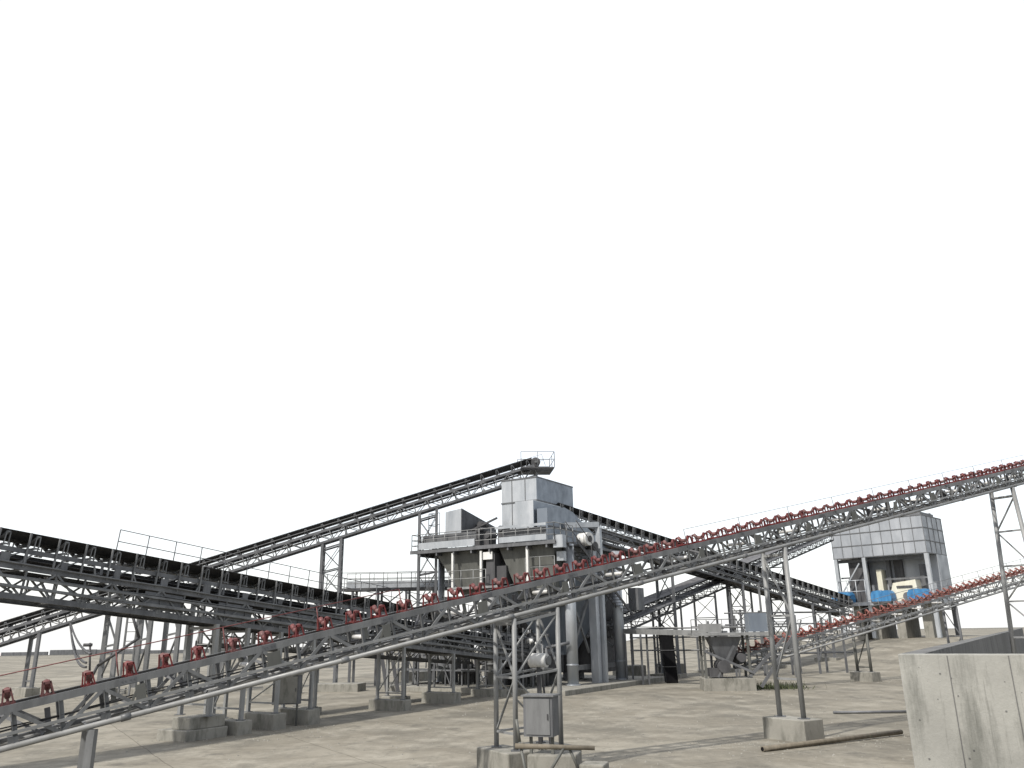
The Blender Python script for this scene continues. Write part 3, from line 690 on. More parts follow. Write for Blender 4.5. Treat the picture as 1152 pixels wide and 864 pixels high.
def bracing(m):
    m.bar(T(0, 2.0, 2.0), T(-.2, 4.4, 5.6), .2, .2); m.bar(T(0, 2.0, 6.4), T(-.2, 4.4, 2.2), .14, .12)
    m.bar(T(0, 2.0, 1.3), T(-.2, 8.4, 1.3), .22, .3); m.bar(T(0, 2, 6.0), T(5.2, 2.1, 6.0), .2, .25); m.bar(T(5.2, 2, 6.0), T(10.6, 2.2, 6.0), .2, .25)
    m.bar(T(0, 4.6, 3.2), T(0, 8.4, 6.2), .14, .14)
    m.bar(T(5.3, 8.6, 6), T(0, 8.6, 6), .2, .25); m.bar(T(5.2, 2.1, 3.2), T(10.6, 2.2, 6), .12, .12); m.bar(T(0, 8.6, 2.5), T(5.3, 8.6, 6), .14, .14)
part('bracing', 'steel', bracing)
mo = part('fan_motor', 'white', lambda m: m.tube(T(-.3, 3.6, 9.6), T(-1.1, 3.4, 9.6), .45, 16))
part('fan_hub', 'dark', lambda m: (m.tube(T(-1.1, 3.4, 9.6), T(-1.16, 3.39, 9.6), .22, 12), m.tube(T(-.2, 4.6, 9.2), T(-1.0, 4.5, 9.2), .32, 12)), mo)

# ---- machines standing under the tower
def motor(name, p, d, L, r, mat, label, cat='motor', group=None):
    p = V(p); d = V(d).normalized(); s = d.cross(UP)
    root = thing(name, (p.x, p.y, 0), label, cat, group)
    m = MB(); m.tube(p, p + d * L, r, 16)
    for k in range(10):
        a = 2 * math.pi * k / 10; o = (s * math.cos(a) + UP * math.sin(a)) * r; m.bar(p + d * .1 * L + o, p + d * .75 * L + o, .02, .06, o)
    m.build('housing', mat, root)
    m = MB(); m.tube(p - d * .12, p - d * .002, r * .8, 14); m.tube(p + d * (L + .002), p + d * (L + .25), r * .25, 8); m.build('fan_cowl', 'mid', root)
    m = MB(); m.box(p + d * L * .5 - UP * (r + .04), d * L * .4, s * r * .9, UP * .05)
    for k in (-1, 1):
        for q in (.15, .85): f = p + d * L * q + s * r * .7 * k; m.bar(V((f.x, f.y, .3)), f - UP * (r + .08), .08, .08, (1, 0, 0))
    m.build('stand', 'dark', root); return root
for i, (u, v, z, d, L, r, mt, lab) in enumerate((
    (4.9, -.6, 2.9, (1, -.3, 0), .9, .34, 'white', 'pale motor high on a stand between the front legs under the tower'),
    (2.2, -1.2, 1.5, (1, .5, 0), 1.1, .4, 'dark', 'dark motor on a stand just left of the first round pillar'),
    (7.6, .2, 1.4, (1, -.2, 0), 1.0, .34, 'mid', 'grey motor in the shade under the left hopper'))):
    motor('electric_motor', T(u, v, z), d, L, r, mt, lab, group='motors under the tower')
def washer(loc, h, L, label, mat='dark'):
    d = hdir(h); s = V((d.y, -d.x, 0)); p = V(loc); root = thing('vibrating_screen', (p.x, p.y, .3), label, 'screen')
    m = MB(); z0 = 1.3
    m.quadbox([p - d * L / 2 - s * .9 + UP * (z0 + .7), p - d * L / 2 + s * .9 + UP * (z0 + .7), p + d * L / 2 + s * .9 + UP * z0, p + d * L / 2 - s * .9 + UP * z0],
              [p - d * L / 2 - s * .9 + UP * (z0 + 1.6), p - d * L / 2 + s * .9 + UP * (z0 + 1.6), p + d * L / 2 + s * .9 + UP * (z0 + .9), p + d * L / 2 - s * .9 + UP * (z0 + .9)])
    m.build('trough', mat, root)
    for k in (-.4, -.15, .1, .35):
        for q in (-1, 1): m = MB(); a = p + d * L * k + s * .93 * q; m.bar(a + UP * (z0 + .1), a + UP * (z0 + 1.5), .08, .06, d); m.build('rib', 'steel', root)
    for k in (-.42, .42):
        for q in (-.8, .8):
            m = MB(); a = p + d * L * k + s * q; m.bar(V((a.x, a.y, .3)), a + UP * (z0 + .6 - .4 * (k > 0)), .14, .14, d); m.tube(a + UP * (z0 - .3), a + UP * (z0 + .1), .14, 10); m.build('leg', 'steel', root)
    m = MB(); m.tube(p - s * 1.2 + UP * (z0 + 1.5), p + s * 1.2 + UP * (z0 + 1.5), .22, 12); m.build('exciter', 'mid', root)
washer(T(2.8, 1.2, 0), 122, 4.2, 'dark sand screen under the main hopper behind the first round pillar')
washer(T(8.6, -.4, 0), 122, 3.6, 'grey dewatering screen on legs under the left hopper', 'mid')
pm = thing('pipe_manifold', T(1.4, -1.0, .3), 'cluster of pale pipes and valves beside the first round pillar', 'pipes')
m = MB()
for k in range(7):
    u = .4 + k * .32; zt = 2.2 + random.random() * 1.4; v = -1.3 + random.random() * 1.2
    m.tube(T(u, v, .3), T(u, v, zt), .06, 8); m.tube(T(u, v, zt), T(u + .5, v + .2, zt), .06, 8)
m.build('pipe', 'steel', pm)
for k in range(9):
    m = MB(); p = T(.5 + random.random() * 1.7, -1.5 + random.random(), 2.0 + random.random() * 1.7); m.tube(p, p + V((.16, .05, .1)), .11, 10); m.tube(p - UP * .15, p + UP * .2, .05, 6); m.build('valve', 'white', pm)
wt = thing('water_pipe', T(4.2, -.8, .3), 'thick vertical grey pipe left of the first round pillar', 'pipe')
m = MB(); m.tube(T(4.2, -.8, .3), T(4.2, -.8, 5.8), .27, 14); m.build('riser', 'pipe', wt)
for z in (1.6, 3.4, 5.2): m = MB(); m.tube(T(4.2, -.8, z), T(4.2, -.8, z + .1), .36, 14); m.build('flange', 'steel', wt)
sf = thing('pipe_scaffold', T(7, -2.6, 0), 'low scaffold of thin posts and rails in front of the tower foot', 'scaffold')
m = MB()
for u in frange(1.0, 11.8, 1.35):
    for v in (-2.2, -1.0): m.bar(T(u, v, .3), T(u, v, 3.3 + .3 * math.sin(u * 3)), .09, .09, TV)
m.build('post', 'mid', sf); m = MB()
for z in (1.3, 2.3, 3.2):
    for v in (-2.2, -1.0): m.bar(T(.9, v, z), T(11.9, v, z), .07, .09)
for u in frange(1.0, 10.5, 2.7): m.bar(T(u, -2.27, .4), T(u + 1.35, -2.27, 3.1), .06, .05)
m.build('rail', 'mid', sf)
cl = thing('hopper_stair', T(8.8, -2.9, 0), 'two slanting dark beams leaning under the gallery conveyor end', 'beams')
for k in (0, .9):
    m = MB(); m.bar(T(9.6 + k, -3.6, .0), T(11.2 + k, -2.6, 2.8), .2, .2); m.build('beam', 'dark', cl)
dc = thing('discharge_chute', (10.75, 60.2, 0), 'tall black rubber chute hanging down to the yard right of the tower', 'chute')
m = MB(); d = TV
x, y = 10.75, 60.2
m.quadbox([(x - .22, y - .4, .02), (x + .58, y - .4, .02), (x + .58, y + .4, .02), (x - .22, y + .4, .02)], [(x - .48, y - .4, 3.3), (x + .42, y - .4, 3.3), (x + .42, y + .4, 3.3), (x - .48, y + .4, 3.3)])
m.build('sleeve', 'chute', dc); m = MB(); m.box((x - .05, y, 3.36), (.75, 0, 0), (0, .5, 0), (0, 0, .055)); m.build('flange', 'mid', dc)
for q in (1.1, 2.2): m = MB(); m.box((x + .17 - .065 * q, y - .02, q), (.45, 0, 0), (0, .42, 0), (0, 0, .03)); m.build('clamp_band', 'dark', dc)

tk = thing('dark_backing', T(6.5, 6, .3), 'large added dark tank in the shade behind the round pillars', 'backing')  # dark box added to fill the gaps under the tower with darkness
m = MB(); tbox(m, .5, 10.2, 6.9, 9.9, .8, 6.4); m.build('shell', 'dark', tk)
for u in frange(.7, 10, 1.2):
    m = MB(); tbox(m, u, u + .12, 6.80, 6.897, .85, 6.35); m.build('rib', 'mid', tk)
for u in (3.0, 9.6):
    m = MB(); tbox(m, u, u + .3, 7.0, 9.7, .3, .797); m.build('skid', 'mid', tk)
ps = thing('pump_skid', T(3.4, -.2, .3), 'dark pumps and hoses crowded on the slab under the hoppers', 'pumps')
random.seed(11)
for k in range(9):
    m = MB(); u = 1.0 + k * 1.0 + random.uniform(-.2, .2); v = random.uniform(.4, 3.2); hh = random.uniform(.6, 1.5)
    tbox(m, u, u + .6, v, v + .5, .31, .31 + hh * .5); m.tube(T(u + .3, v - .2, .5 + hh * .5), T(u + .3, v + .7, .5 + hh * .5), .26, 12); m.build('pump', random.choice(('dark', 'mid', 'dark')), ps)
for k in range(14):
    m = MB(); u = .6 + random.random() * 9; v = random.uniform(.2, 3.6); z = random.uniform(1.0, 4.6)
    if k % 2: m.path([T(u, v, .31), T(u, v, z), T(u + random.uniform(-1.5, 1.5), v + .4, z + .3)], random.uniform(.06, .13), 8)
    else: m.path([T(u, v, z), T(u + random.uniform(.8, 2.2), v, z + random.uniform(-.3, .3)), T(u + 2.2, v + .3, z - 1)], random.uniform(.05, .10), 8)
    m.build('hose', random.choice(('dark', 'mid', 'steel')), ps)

# ---- launder trough between tower and feed hopper
lt = thing('launder_trough', (7.9, 60, 0), 'long pale steel trough running level from the tower to the feed hopper', 'trough')
p0 = V((7.4, 60.6, 3.55)); p1 = V((13.2, 53.2, 3.30))
m = MB(); m.bar(p0, p1, .7, .34)
m.bar(p0 + UP * .32, p1 + UP * .3, .06, .06); m.build('channel', 'pipe', lt)
for f in (.1, .26, .9):
    m = MB(); q = p0.lerp(p1, f); s = (p1 - p0).normalized().cross(UP) * .3
    for k in (-1, 1): m.bar((q.x + s.x * k, q.y + s.y * k, 0), q + s * k - UP * .18, .13, .13, (1, 0, 0))
    m.build('leg', 'mid', lt)
# thin posts behind the launder
pr = thing('pipe_rack', (14, 66, 0), 'rack of thin posts and level pipes behind the black chute', 'rack')
pd = hdir(112)
for i in range(7):
    m = MB(); q = V((9.6, 69.5, 0)) + pd * (i * 2.1); hgt = (6.8, 3.9, 6.6, 4.2, 4.6, 7.0, 4.4)[i]
    m.bar(q, q + UP * hgt, .14, .14, (1, 0, 0)); m.build('post', 'steel', pr)
m = MB()
for z in (2.0, 3.0, 3.7): m.tube(V((9.4, 69.4, z)), V((9.4, 69.4, z)) + pd * 13, .07, 6)
m.tube(V((9.5, 69.5, 6.2)), V((9.5, 69.5, 6.2)) + pd * 5, .05, 6); m.bar(V((9.6, 69.4, 6.7)), V((9.6, 69.4, 6.7)) + pd * 2.8 - UP * 3, .12, .12)
m.build('pipe', 'steel', pr)
pr2 = thing('pipe_rack', (20, 70, 0), 'crowded rack of posts and rails under the meeting point of the right conveyors', 'rack')
pd = hdir(75)
for i in range(9):
    m = MB(); q = V((17.2, 66.5, 0)) + pd * (i * 1.25) + V((0, (i % 2) * 1.4, 0)); m.bar(q, q + UP * (5.2 - .12 * i + .9 * (i % 3 == 0)), .15, .15, (1, 0, 0)); m.build('post', 'mid', pr2)
m = MB()
for z in (1.6, 2.8, 3.9, 4.8):
    for o in (0, 1.4): m.tube(V((17, 66.5 + o, z)), V((17, 66.5 + o, z)) + pd * 11, .06, 6)
for i in range(0, 8, 2):
    q = V((17.2, 66.4, 1.0)) + pd * (i * 1.25); m.bar(q, q + pd * 1.25 + UP * 3.2, .08, .08)
m.build('rail', 'mid', pr2)
# concrete blocks behind
gbk = 'pale concrete blocks behind the black chute'
for px, py, w, h, lab in ((9.1, 68.6, 1.6, .9, 'pale concrete block just left of the black chute'), (12.5, 69.2, 1.3, .95, 'pale concrete block just right of the black chute')):
    m = MB(); m.box((px, py, h / 2 - .05), (w / 2 + .3, .2, 0), (-.2, .8, 0), (0, 0, h / 2 + .05)); bevel(tag(m.build('concrete_block', 'conc', origin=(px, py, 0)), lab, 'block', gbk), .04)

# ---- feed hopper at the tail of the right red idler conveyor
FH = V((12.9, 52.2, 0)); fd = hdir(95); fs = V((fd.y, -fd.x, 0)) * -1
fh = thing('feed_hopper', FH, 'small feed hopper frame with machinery on a pale concrete base in mid yard', 'hopper')
def F(a, b, z): return FH + fd * a + fs * b + UP * z
def fbox(mb, a0, a1, b0, b1, z0, z1): return mb.quadbox([F(a0, b0, z0), F(a1, b0, z0), F(a1, b1, z0), F(a0, b1, z0)], [F(a0, b0, z1), F(a1, b0, z1), F(a1, b1, z1), F(a0, b1, z1)])
m = MB(); fbox(m, -1.5, 1.6, -.6, 1.5, -.1, .72); bevel(m.build('base', 'conc', fh), .03)
for a in (-1.3, 1.35):
    for b in (-.4, 1.2):
        m = MB(); m.bar(F(a, b, .72), F(a, b, 3.2), .14, .14, fd); m.build('leg', 'olive', fh)
m = MB(); fbox(m, -2.0, 2.6, -.7, 1.5, 3.2, 3.36); fbox(m, -1.6, -.2, -.72, -.64, 3.42, 3.9); m.build('platform', 'pipe', fh)
m = MB()
f2 = lambda s, z: [F(-s * 1.0, .4 - s * .8, z), F(s * 1.0, .4 - s * .8, z), F(s * 1.0, .4 + s * .8, z), F(-s * 1.0, .4 + s * .8, z)]
m.quadbox(f2(.4, 1.6), f2(1.0, 3.1)); m.build('bin', 'mid', fh)
m = MB(); fbox(m, 1.6, 2.7, -.2, 1.2, 3.4, 4.5); m.build('housing', 'bluegrey', fh)
m = MB(); m.bar(F(-1.3, -.45, 2.3), F(1.6, -.5, 1.0), .2, .14); m.bar(F(-.6, -.45, .8), F(.5, -.45, 2.6), .12, .12); m.bar(F(1.3, -.45, .8), F(3.6, -.2, 3.0), .16, .16); m.bar(F(1.9, -.5, .2), F(4.2, -.3, 3.2), .16, .16); m.build('brace', 'mid', fh)
m = MB(); m.tube(F(-.2, -.7, 1.4), F(-.2, 1.3, 1.4), .38, 14); m.tube(F(.9, -.6, 1.9), F(.9, 1.3, 1.9), .26, 12); fbox(m, -1.1, -.3, -.5, .5, .8, 1.3); m.build('drive', 'dark', fh)
m = MB(); rail(m, [F(-2, -.6, 3.36), F(.8, -.6, 3.36)], .8, .9, (1., .5), .025, .028); m.build('rail', 'steel', fh)
m = MB(); random.seed(3)
for i in range(520):
    a = random.gauss(0, 1.0); b = random.gauss(0, .5); x = 15.9 + a; y = 53.2 + b; h = random.uniform(.12, .5); l = random.uniform(0, 6.28); q = V((math.cos(l), math.sin(l), 0))
    k = len(m.v); p = V((x, y, 0)); m.v += [p - q * .03, p + q * .03, p + q * .05 + V((random.uniform(-.15, .15), random.uniform(-.15, .15), h))]; m.f.append((k, k + 1, k + 2)); m.sm.append(0)
tag(m.build('weeds', 'weed', origin=(15.9, 53.2, 0)), 'patch of grey green weeds beside the feed hopper base', 'weeds', kind='stuff')

# ------------------------------------------------------------------ walkway bridge left of the tower
wk = thing('walkway_bridge', (-9, 62, 0), 'level railed walkway on thin posts leading left from the tower', 'walkway')
w0, w1 = V((-13.2, 62.6, 6.85)), V((-4.6, 61.6, 6.80)); wd = (w1 - w0).normalized(); ws = V((-wd.y, wd.x, 0))
m = MB(); m.bar(w0 + ws * .6, w1 + ws * .6, 1.3, .22); m.build('deck', 'dark', wk)
m = MB(); rail(m, [w0 + UP * .1, w1 + UP * .1], 1.15, 1.1, (1., .62, .3), .028, .03); rail(m, [w0 + ws * 1.2 + UP * .1, w1 + ws * 1.2 + UP * .1], 1.15, 1.1, (1., .62, .3), .028, .03); m.build('handrail', 'pipe', wk)
m = MB(); m.bar(w0 + UP * .42 + ws * 1.16, w1 + UP * .42 + ws * 1.16, .03, .55); m.build('kick_sheet', 'galv', wk)
for f in (.1, .33, .58, .82):
    q = w0.lerp(w1, f); m = MB()
    for k in (.1, 1.1): m.bar(V((q.x, q.y, 0)) + ws * k, q + ws * k, .16, .16, wd)
    m.build('post', 'mid', wk)
m = MB()
for f in (.1, .33, .58): q = w0.lerp(w1, f); q2 = w0.lerp(w1, f + .22); m.bar(q - UP * 1.6, q2 - UP * .2, .08, .08); m.bar(q - UP * .2, q2 - UP * 1.6, .08, .08)
m.build('brace', 'mid', wk)

# ------------------------------------------------------------------ far building
BH = 45; bv = hdir(BH); bu = V((-math.cos(R(BH)), math.sin(R(BH)), 0)); BK = V((47.9, 94.8, 0)); bg = gz(46, 98)
def Bp(u, v, z): return BK + bu * u + bv * v + UP * z
bd = thing('screening_building', (BK.x, BK.y, bg), 'tall galvanised sheet clad screening house on steel legs at the far right', 'building')
def bbox(mb, u0, u1, v0, v1, z0, z1):
    lo = [Bp(u0, v0, z0), Bp(u1, v0, z0), Bp(u1, v1, z0), Bp(u0, v1, z0)]; return mb.quadbox(lo[::-1], [p + UP * (z1 - z0) for p in lo][::-1])
m = MB(); bbox(m, 0, 11.1, 0, 6.6, 11.7, 16.1); m.build('wall', 'clad', bd)
m = MB()
for z in (11.66, 13.1, 14.6, 16.05):
    bbox(m, -.05, 11.15, -.06, -.004, z, z + .10); bbox(m, -.06, -.004, 0, 6.65, z, z + .10)
for i in range(10): u = i * 11.1 / 9; bbox(m, u - .03, u + .03, -.05, -.003, 11.7, 16.1)
for i in range(1, 5): v = i * 6.6 / 4; bbox(m, -.05, -.003, v - .03, v + .03, 11.7, 16.1)
m.build('sheet_seam', 'mid', bd)
m = MB(); bbox(m, .4, 2.4, 1, 5.5, 16.1, 16.6); m.tube(Bp(.6, 5.2, 16.5), Bp(3, 5.2, 16.5), .3, 12); m.build('roof_vent', 'mid', bd)
for u in (0.15, 7.4, 10.9):
    for v in (.15, 6.4):
        m = MB(); m.bar(Bp(u, v, bg), Bp(u, v, 11.65), .42, .42, bv); m.build('column', 'galv' if v < 1 else 'mid', bd)
m = MB(); bbox(m, -.3, 11.4, -.4, 7, 6.0, 6.4); bbox(m, -.1, 8.6, 2.9, 6.5, 6.42, 11.65); m.build('floor', 'clad', bd)
m = MB(); bbox(m, 8.0, 9.8, 1.0, 3.9, 6.42, 11.6); bbox(m, 3.9, 4.9, 2.5, 3.9, 6.42, 11.6); m.build('inner_bin', 'dark', bd)
m = MB(); bbox(m, 6.1, 6.7, 1.5, 3.9, 7.4, 10.2); m.build('inner_panel', 'creampaint', bd)
for u, w, z0_, z1_ in ((1.4, .5, 6.42, 10.6), (5.3, .4, 6.42, 11.6), (9.6, .9, 6.42, 9.4)):
    m = MB(); bbox(m, u, u + w, 2.2, 3.4, z0_, z1_); m.build('inner_chute', 'mid', bd)
m = MB(); bbox(m, .2, 5.6, 1.2, 1.3, 8.9, 9.1); bbox(m, 7.5, 11, 1.2, 1.3, 9.3, 9.5); bbox(m, .2, 11, .9, 1.0, 11.2, 11.6); m.build('inner_beam', 'mid', bd)
m = MB(); rail(m, [Bp(10.9, -.2, 6.4), Bp(7.6, -.2, 6.4)], 2.6, 1.2, (1., .5), .05, .05); m.bar(Bp(10.8, 0, 7.2), Bp(8.0, 0, 11), .15, .15); m.build('handrail', 'galv', bd)
m = MB()
for u in (1.5, 4.5, 7.4, 9.4): bbox(m, u - .5, u + .5, 1, 5.5, bg - .2, 5.99)
m.build('plinth', 'conc', bd)
gm = 'blue drive covers on the screening house floor'
for u0, lab in ((9.2, 'blue rounded drive cover furthest left on the screening house floor'), (4.4, 'blue rounded drive cover in the middle of the screening house floor'), (.2, 'blue rounded drive cover at the right corner of the screening house floor')):
    root = thing('drive_cover', Bp(u0 + 1.2, -.6, 6.4), lab, 'machine', gm)
    m = MB(); N = 10; pr_ = []
    pr_ = [(.1, 0), (0, .35), (.08, .95), (.32, 1.22), (.9, 1.30), (1.15, 1.16), (1.6, 1.34), (2.25, 1.26), (2.46, .9), (2.5, .3), (2.38, 0)]
    m.quadbox([Bp(u0 + .06 + u * .95, -.9, 6.41 + z * .94) for u, z in pr_], [Bp(u0 + u, .5, 6.41 + z) for u, z in pr_]); m.build('shell', 'blue', root)
    for q in (.5, 1.25, 2.0): m = MB(); bbox(m, u0 + q - .04, u0 + q + .04, -.95, -.902, 6.45, 7.3); m.build('rib', 'blue', root)
    m = MB(); bbox(m, u0 + .1, u0 + 2.4, -1.0, .4, 6.20, 6.405); m.build('skid', 'dark', root)
cm = thing('crusher', Bp(3.2, 0, 6.4), 'cream coloured crusher body between the blue drive covers', 'machine')
m = MB(); m.quadbox([Bp(5.3, .6, 6.42), Bp(1.8, .6, 6.42), Bp(1.8, 2.2, 6.42), Bp(5.3, 2.2, 6.42)], [Bp(4.6, .6, 8.5), Bp(2.0, .6, 8.8), Bp(2.0, 2.2, 8.8), Bp(4.6, 2.2, 8.5)]); m.build('body', 'creampaint', cm)
m = MB(); bbox(m, 2.4, 4.2, .5, .59, 7.9, 8.15); m.build('slot', 'dark', cm)
m = MB(); m.tube(Bp(3.0, .2, 6.9), Bp(3.0, .6, 6.9), .5, 16); m.build('flywheel', 'mid', cm)

# ------------------------------------------------------------------ concrete bin at the right
bK = V((5.41, 12.0, 0)); bnv = hdir(32); bnu = V((math.cos(R(32)), -math.sin(R(32)), 0)); ZT = 3.22
cb = thing('concrete_bin', bK, 'stained open concrete bin wall in the right foreground', 'wall')
def W_(a, b, z): return bK + bnu * a + bnv * b + UP * z
m = MB(); m.quadbox([W_(0, 0, -.2), W_(9, 0, -.2), W_(9, .22, -.2), W_(0, .22, -.2)], [W_(0, 0, ZT), W_(9, 0, ZT), W_(9, .22, ZT), W_(0, .22, ZT)]); bevel(m.build('front_wall', 'concwall', cb), .015)
m = MB()
N = 16
for i in range(N):
    a = .224 + 84 * i / N; b = .224 + 84 * (i + 1) / N
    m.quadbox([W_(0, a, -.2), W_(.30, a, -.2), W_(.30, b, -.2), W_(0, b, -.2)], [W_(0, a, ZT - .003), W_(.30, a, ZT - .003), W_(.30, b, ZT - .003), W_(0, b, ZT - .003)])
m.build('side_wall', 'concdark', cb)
m = MB()
for a in (.62, 1.35, 2.6, 3.9): m.box(W_(a, -.004, 1.5), bnu * .006, bnv * .004, UP * 1.70)
m.build('form_joint', 'concdark', cb)
m = MB(); random.seed(5)
for i in range(26):
    p = W_(.15 + random.random() * 1.7, -.002, .8 + random.random() * 2.3); m.tube(p, p - bnv * .004, random.uniform(.006, .014), 8)
m.build('tie_hole', 'concdark', cb)

# ------------------------------------------------------------------ small things in the yard
def cabinet(p, h, w, d, z0, z1, label, legs=True, mat='steel'):
    dd = hdir(h); s = V((dd.y, -dd.x, 0)); p = V(p); root = thing('electrical_cabinet', (p.x, p.y, 0), label, 'cabinet', 'grey electrical cabinets')
    m = MB(); m.box(p + UP * ((z0 + z1) / 2), s * w / 2, dd * d / 2, UP * (z1 - z0) / 2); m.build('body', 'mid', root)
    m = MB(); m.box(p - dd * (d / 2 + .012) + UP * ((z0 + z1) / 2), s * (w / 2 - .07), dd * .01, UP * ((z1 - z0) / 2 - .05)); dr = m.build('door', mat, root)
    m = MB(); m.box(p - dd * (d / 2 + .035) + s * (w / 2 - .12) + UP * ((z0 + z1) / 2), s * .015, dd * .012, UP * .07); m.build('handle', 'dark', dr)
    m = MB(); m.box(p + UP * (z1 + .022), s * (w / 2 + .05), dd * (d / 2 + .05), UP * .02); m.build('roof', mat, root)
    if legs:
        for k in (-1, 1):
            m = MB(); q = p + s * (w / 2 - .1) * k; m.bar(q, q + UP * z0, .07, .07, dd); m.build('leg', 'olive', root)
    return root
cabinet((.62, 22.3, 0), 20, .78, .55, 1.05, 2.0, 'grey electrical cabinet on legs beside the central pipe trestle')
q = B.pt(.9, .5, 0); cabinet((q.x, q.y, 0), 0, 1.1, .5, .85, 2.0, 'grey electrical cabinet standing among the gallery trestles', mat='conc')
dr = thing('drum_motor', (.75, 23.9, 0), 'white drum shaped motor on a dark post above the cabinet', 'motor')
m = MB(); m.tube((.40, 23.9, 2.83), (.86, 23.7, 2.83), .19, 20); m.build('drum', 'white', dr)
m = MB(); m.tube((.87, 23.7, 2.83), (.93, 23.67, 2.83), .13, 16); m.tube((.34, 23.93, 2.83), (.395, 23.9, 2.83), .12, 16); m.build('end_cap', 'steel', dr)
m = MB(); m.bar((.62, 23.8, 0), (.62, 23.8, 2.64), .11, .11, (1, 0, 0)); m.bar((.95, 23.8, .1), (.70, 23.8, 2.6), .06, .06); m.build('post', 'dark', dr)
br = thing('pole_barrier', (.6, 20.6, 0), 'brown wooden pole resting on bent pipe legs below the central trestle', 'barrier')
m = MB(); m.tube((-.06, 20.65, 1.02), (1.80, 20.4, .98), .06, 12, .05); m.build('pole', 'wood', br)
for pts in ([(-.02, 20.72, 1.6), (.05, 20.7, 1.1), (.28, 20.5, -.02)], [(1.1, 20.5, 1.0), (.75, 20.2, .55), (.45, 20.0, -.02)], [(1.2, 20.55, 1.0), (1.42, 20.5, .5), (1.5, 20.4, -.02)]):
    m = MB(); m.path([V(p) for p in pts], .035, 8); m.build('leg', 'olive', br)
for k, (bx, by, sx, sy, hh, lab) in enumerate(((.95, 22.5, .62, .42, .62, 'pale concrete block under the grey cabinet legs'), (1.9, 21.9, .3, .3, .45, 'small concrete block right of the pole barrier'))):
    m = MB(); m.box((bx, by, hh / 2 - .05), (sx, -.1, 0), (.1, sy, 0), (0, 0, hh / 2 + .05)); bevel(tag(m.build('concrete_block', 'conc', origin=(bx, by, 0)), lab, 'block'), .04)
def ground_pole(p, q, r, label, mat, name='ground_pipe', hollow=False):
    m = MB(); p = V(p); q = V(q); m.tube(p, q, r, 12)
    o = m.build(name, mat, origin=(p.x, p.y, 0)); tag(o, label, 'pipe'); return o
gp = ground_pole((7.45, 26.6, .08), (13.2, 29.9, .12), .08, 'long brown steel pipe lying on the yard before the right trestle', 'wood')
m = MB(); d = (V((7.45, 26.6, .08)) - V((13.2, 29.9, .12))).normalized(); m.tube(V((7.45, 26.6, .08)), V((7.45, 26.6, .08)) + d * .006, .062, 12); e = m.build('bore', 'chute', gp, origin=(7.45, 26.6, 0)) ; 
ground_pole((13.7, 37.4, .06), (17.6, 37.1, .08), .055, 'thin dark pole lying on the yard left of the concrete wall', 'mid', 'ground_pole')
ld = thing('access_ladder', (-25.6, 55.6, 0), 'steel ladder between the two heavy dark trestles at the left', 'ladder')
q = V((-25.6, 55.6, 0)); s = V((.96, -.28, 0)) * .42; z1 = 5.6
for k in (-1, 1):
    m = MB(); m.bar(V((q.x, q.y, 0)) + s * k, V((q.x, q.y, z1)) + s * k, .12, .1, (1, 0, 0)); m.build('rail', 'steel', ld)
for i in range(9):
    m = MB(); z = .4 + i * .6
    if z < z1: m.bar(V((q.x, q.y, z)) - s, V((q.x, q.y, z)) + s, .05, .05); m.build('rung', 'steel', ld)
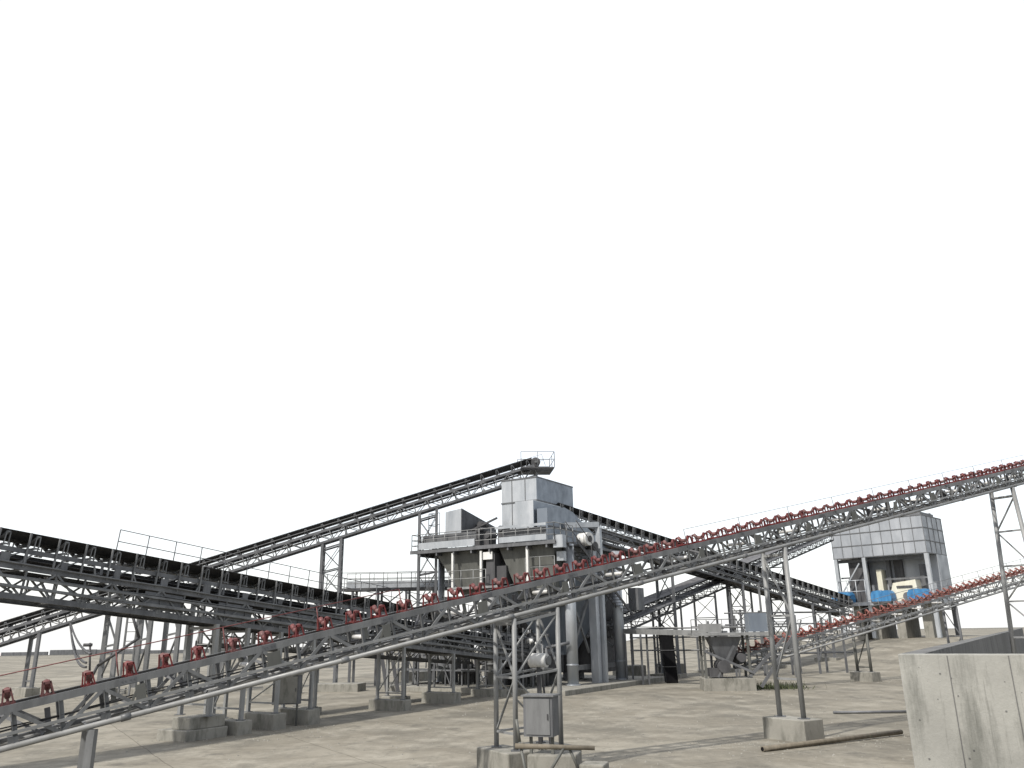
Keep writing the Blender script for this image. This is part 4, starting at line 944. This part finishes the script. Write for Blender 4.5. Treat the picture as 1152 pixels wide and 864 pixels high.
# cables and bent pipe hanging between the far left conveyors
hc = thing('hanging_cables', (-28, 50, 0), 'dark cables sagging from the climbing conveyor to the gallery trestles', 'cables')
def cat(a, b, sag, n=14): return [V(a).lerp(V(b), i / n) - UP * (sag * 4 * (i / n) * (1 - i / n)) for i in range(n + 1)]
e1 = C_.pt(33.5, 0, -.05)
for dz, sg, ex in ((0, .35, V((-20.2, 40, 2.9))), (.0, .75, V((-20.6, 40.5, 2.3))), (-.15, .55, V((-22.4, 44, 2.4)))):
    m = MB(); m.path(cat(e1 + UP * dz, ex, sg), .06, 6); m.build('cable', 'dark', hc)
bp_ = thing('bent_pipe', (-21.8, 42, 0), 'bent dark pipe standing under the far left conveyor crossing', 'pipe')
m = MB(); m.path([V((-21.3, 42, .0)), V((-21.1, 42, 1.6)), V((-20.8, 42, 2.3)), V((-18.9, 42, 3.6)), V((-19.5, 42, 5.0)), V((-20.6, 42, 6.4))], .075, 8); m.build('pipe', 'dark', bp_)
m = MB(); m.tube(V((-21.1, 41.95, 1.8)), V((-21.3, 41.95, 3.4)), .05, 6); m.tube(V((-21.6, 41.95, 3.3)), V((-21.2, 41.95, 3.3)), .09, 6); m.build('stay', 'dark', bp_)
# footings of vanished machines on the middle yard
gk = 'low concrete blocks on the middle yard'
for k, (bx, by, sx, sy, hh, lab) in enumerate(((-15.2, 55.5, 1.0, .7, .6, 'low concrete block behind the gallery trestles, left one of the middle yard'), (-11.9, 57.0, 1.6, .7, .5, 'long low dark block in the middle yard left of the walkway posts'), (-8.3, 68.5, 1.1, .8, .7, 'pale block furthest back in the middle yard'))):
    m = MB(); m.box((bx, by, hh / 2 - .05), (sx, -.2, 0), (.15, sy, 0), (0, 0, hh / 2 + .05)); bevel(tag(m.build('concrete_block', 'conc', origin=(bx, by, 0)), lab, 'block', gk), .04)
m = MB(); random.seed(21)
for i in range(2600):
    if i % 2: x, y = random.uniform(-9, 20), random.uniform(17, 48)
    else:
        cx_, cy_ = random.choice(((9.1, 28.6), (.3, 22.5), (-9, 35), (-11.5, 31.5), (13, 51.5), (25, 58), (7, 27.5), (12, 29.5), (-3, 46), (5.6, 13.5), (2, 24))); x, y = cx_ + random.gauss(0, 1.3), cy_ + random.gauss(0, 1.1)
    if y < 15.5: continue
    r = random.choice((.012, .018, .025, .035, .05)); z = gz(x, y); k = len(m.v); a = random.random() * 6
    for q in range(4): m.v.append(V((x + r * math.cos(a + q * 1.57) * random.uniform(.7, 1.3), y + r * math.sin(a + q * 1.57) * random.uniform(.7, 1.3), z - .004)))
    m.v.append(V((x + random.uniform(-.3, .3) * r, y, z + r * random.uniform(.5, .9))))
    for q in range(4): m.f.append((k + q, k + (q + 1) % 4, k + 4)); m.sm.append(0)
tag(m.build('loose_gravel', 'conc'), 'loose pale gravel and crumbs scattered over the concrete yard', 'gravel', kind='stuff')
SC.render.resolution_x = 1024; SC.render.resolution_y = 768
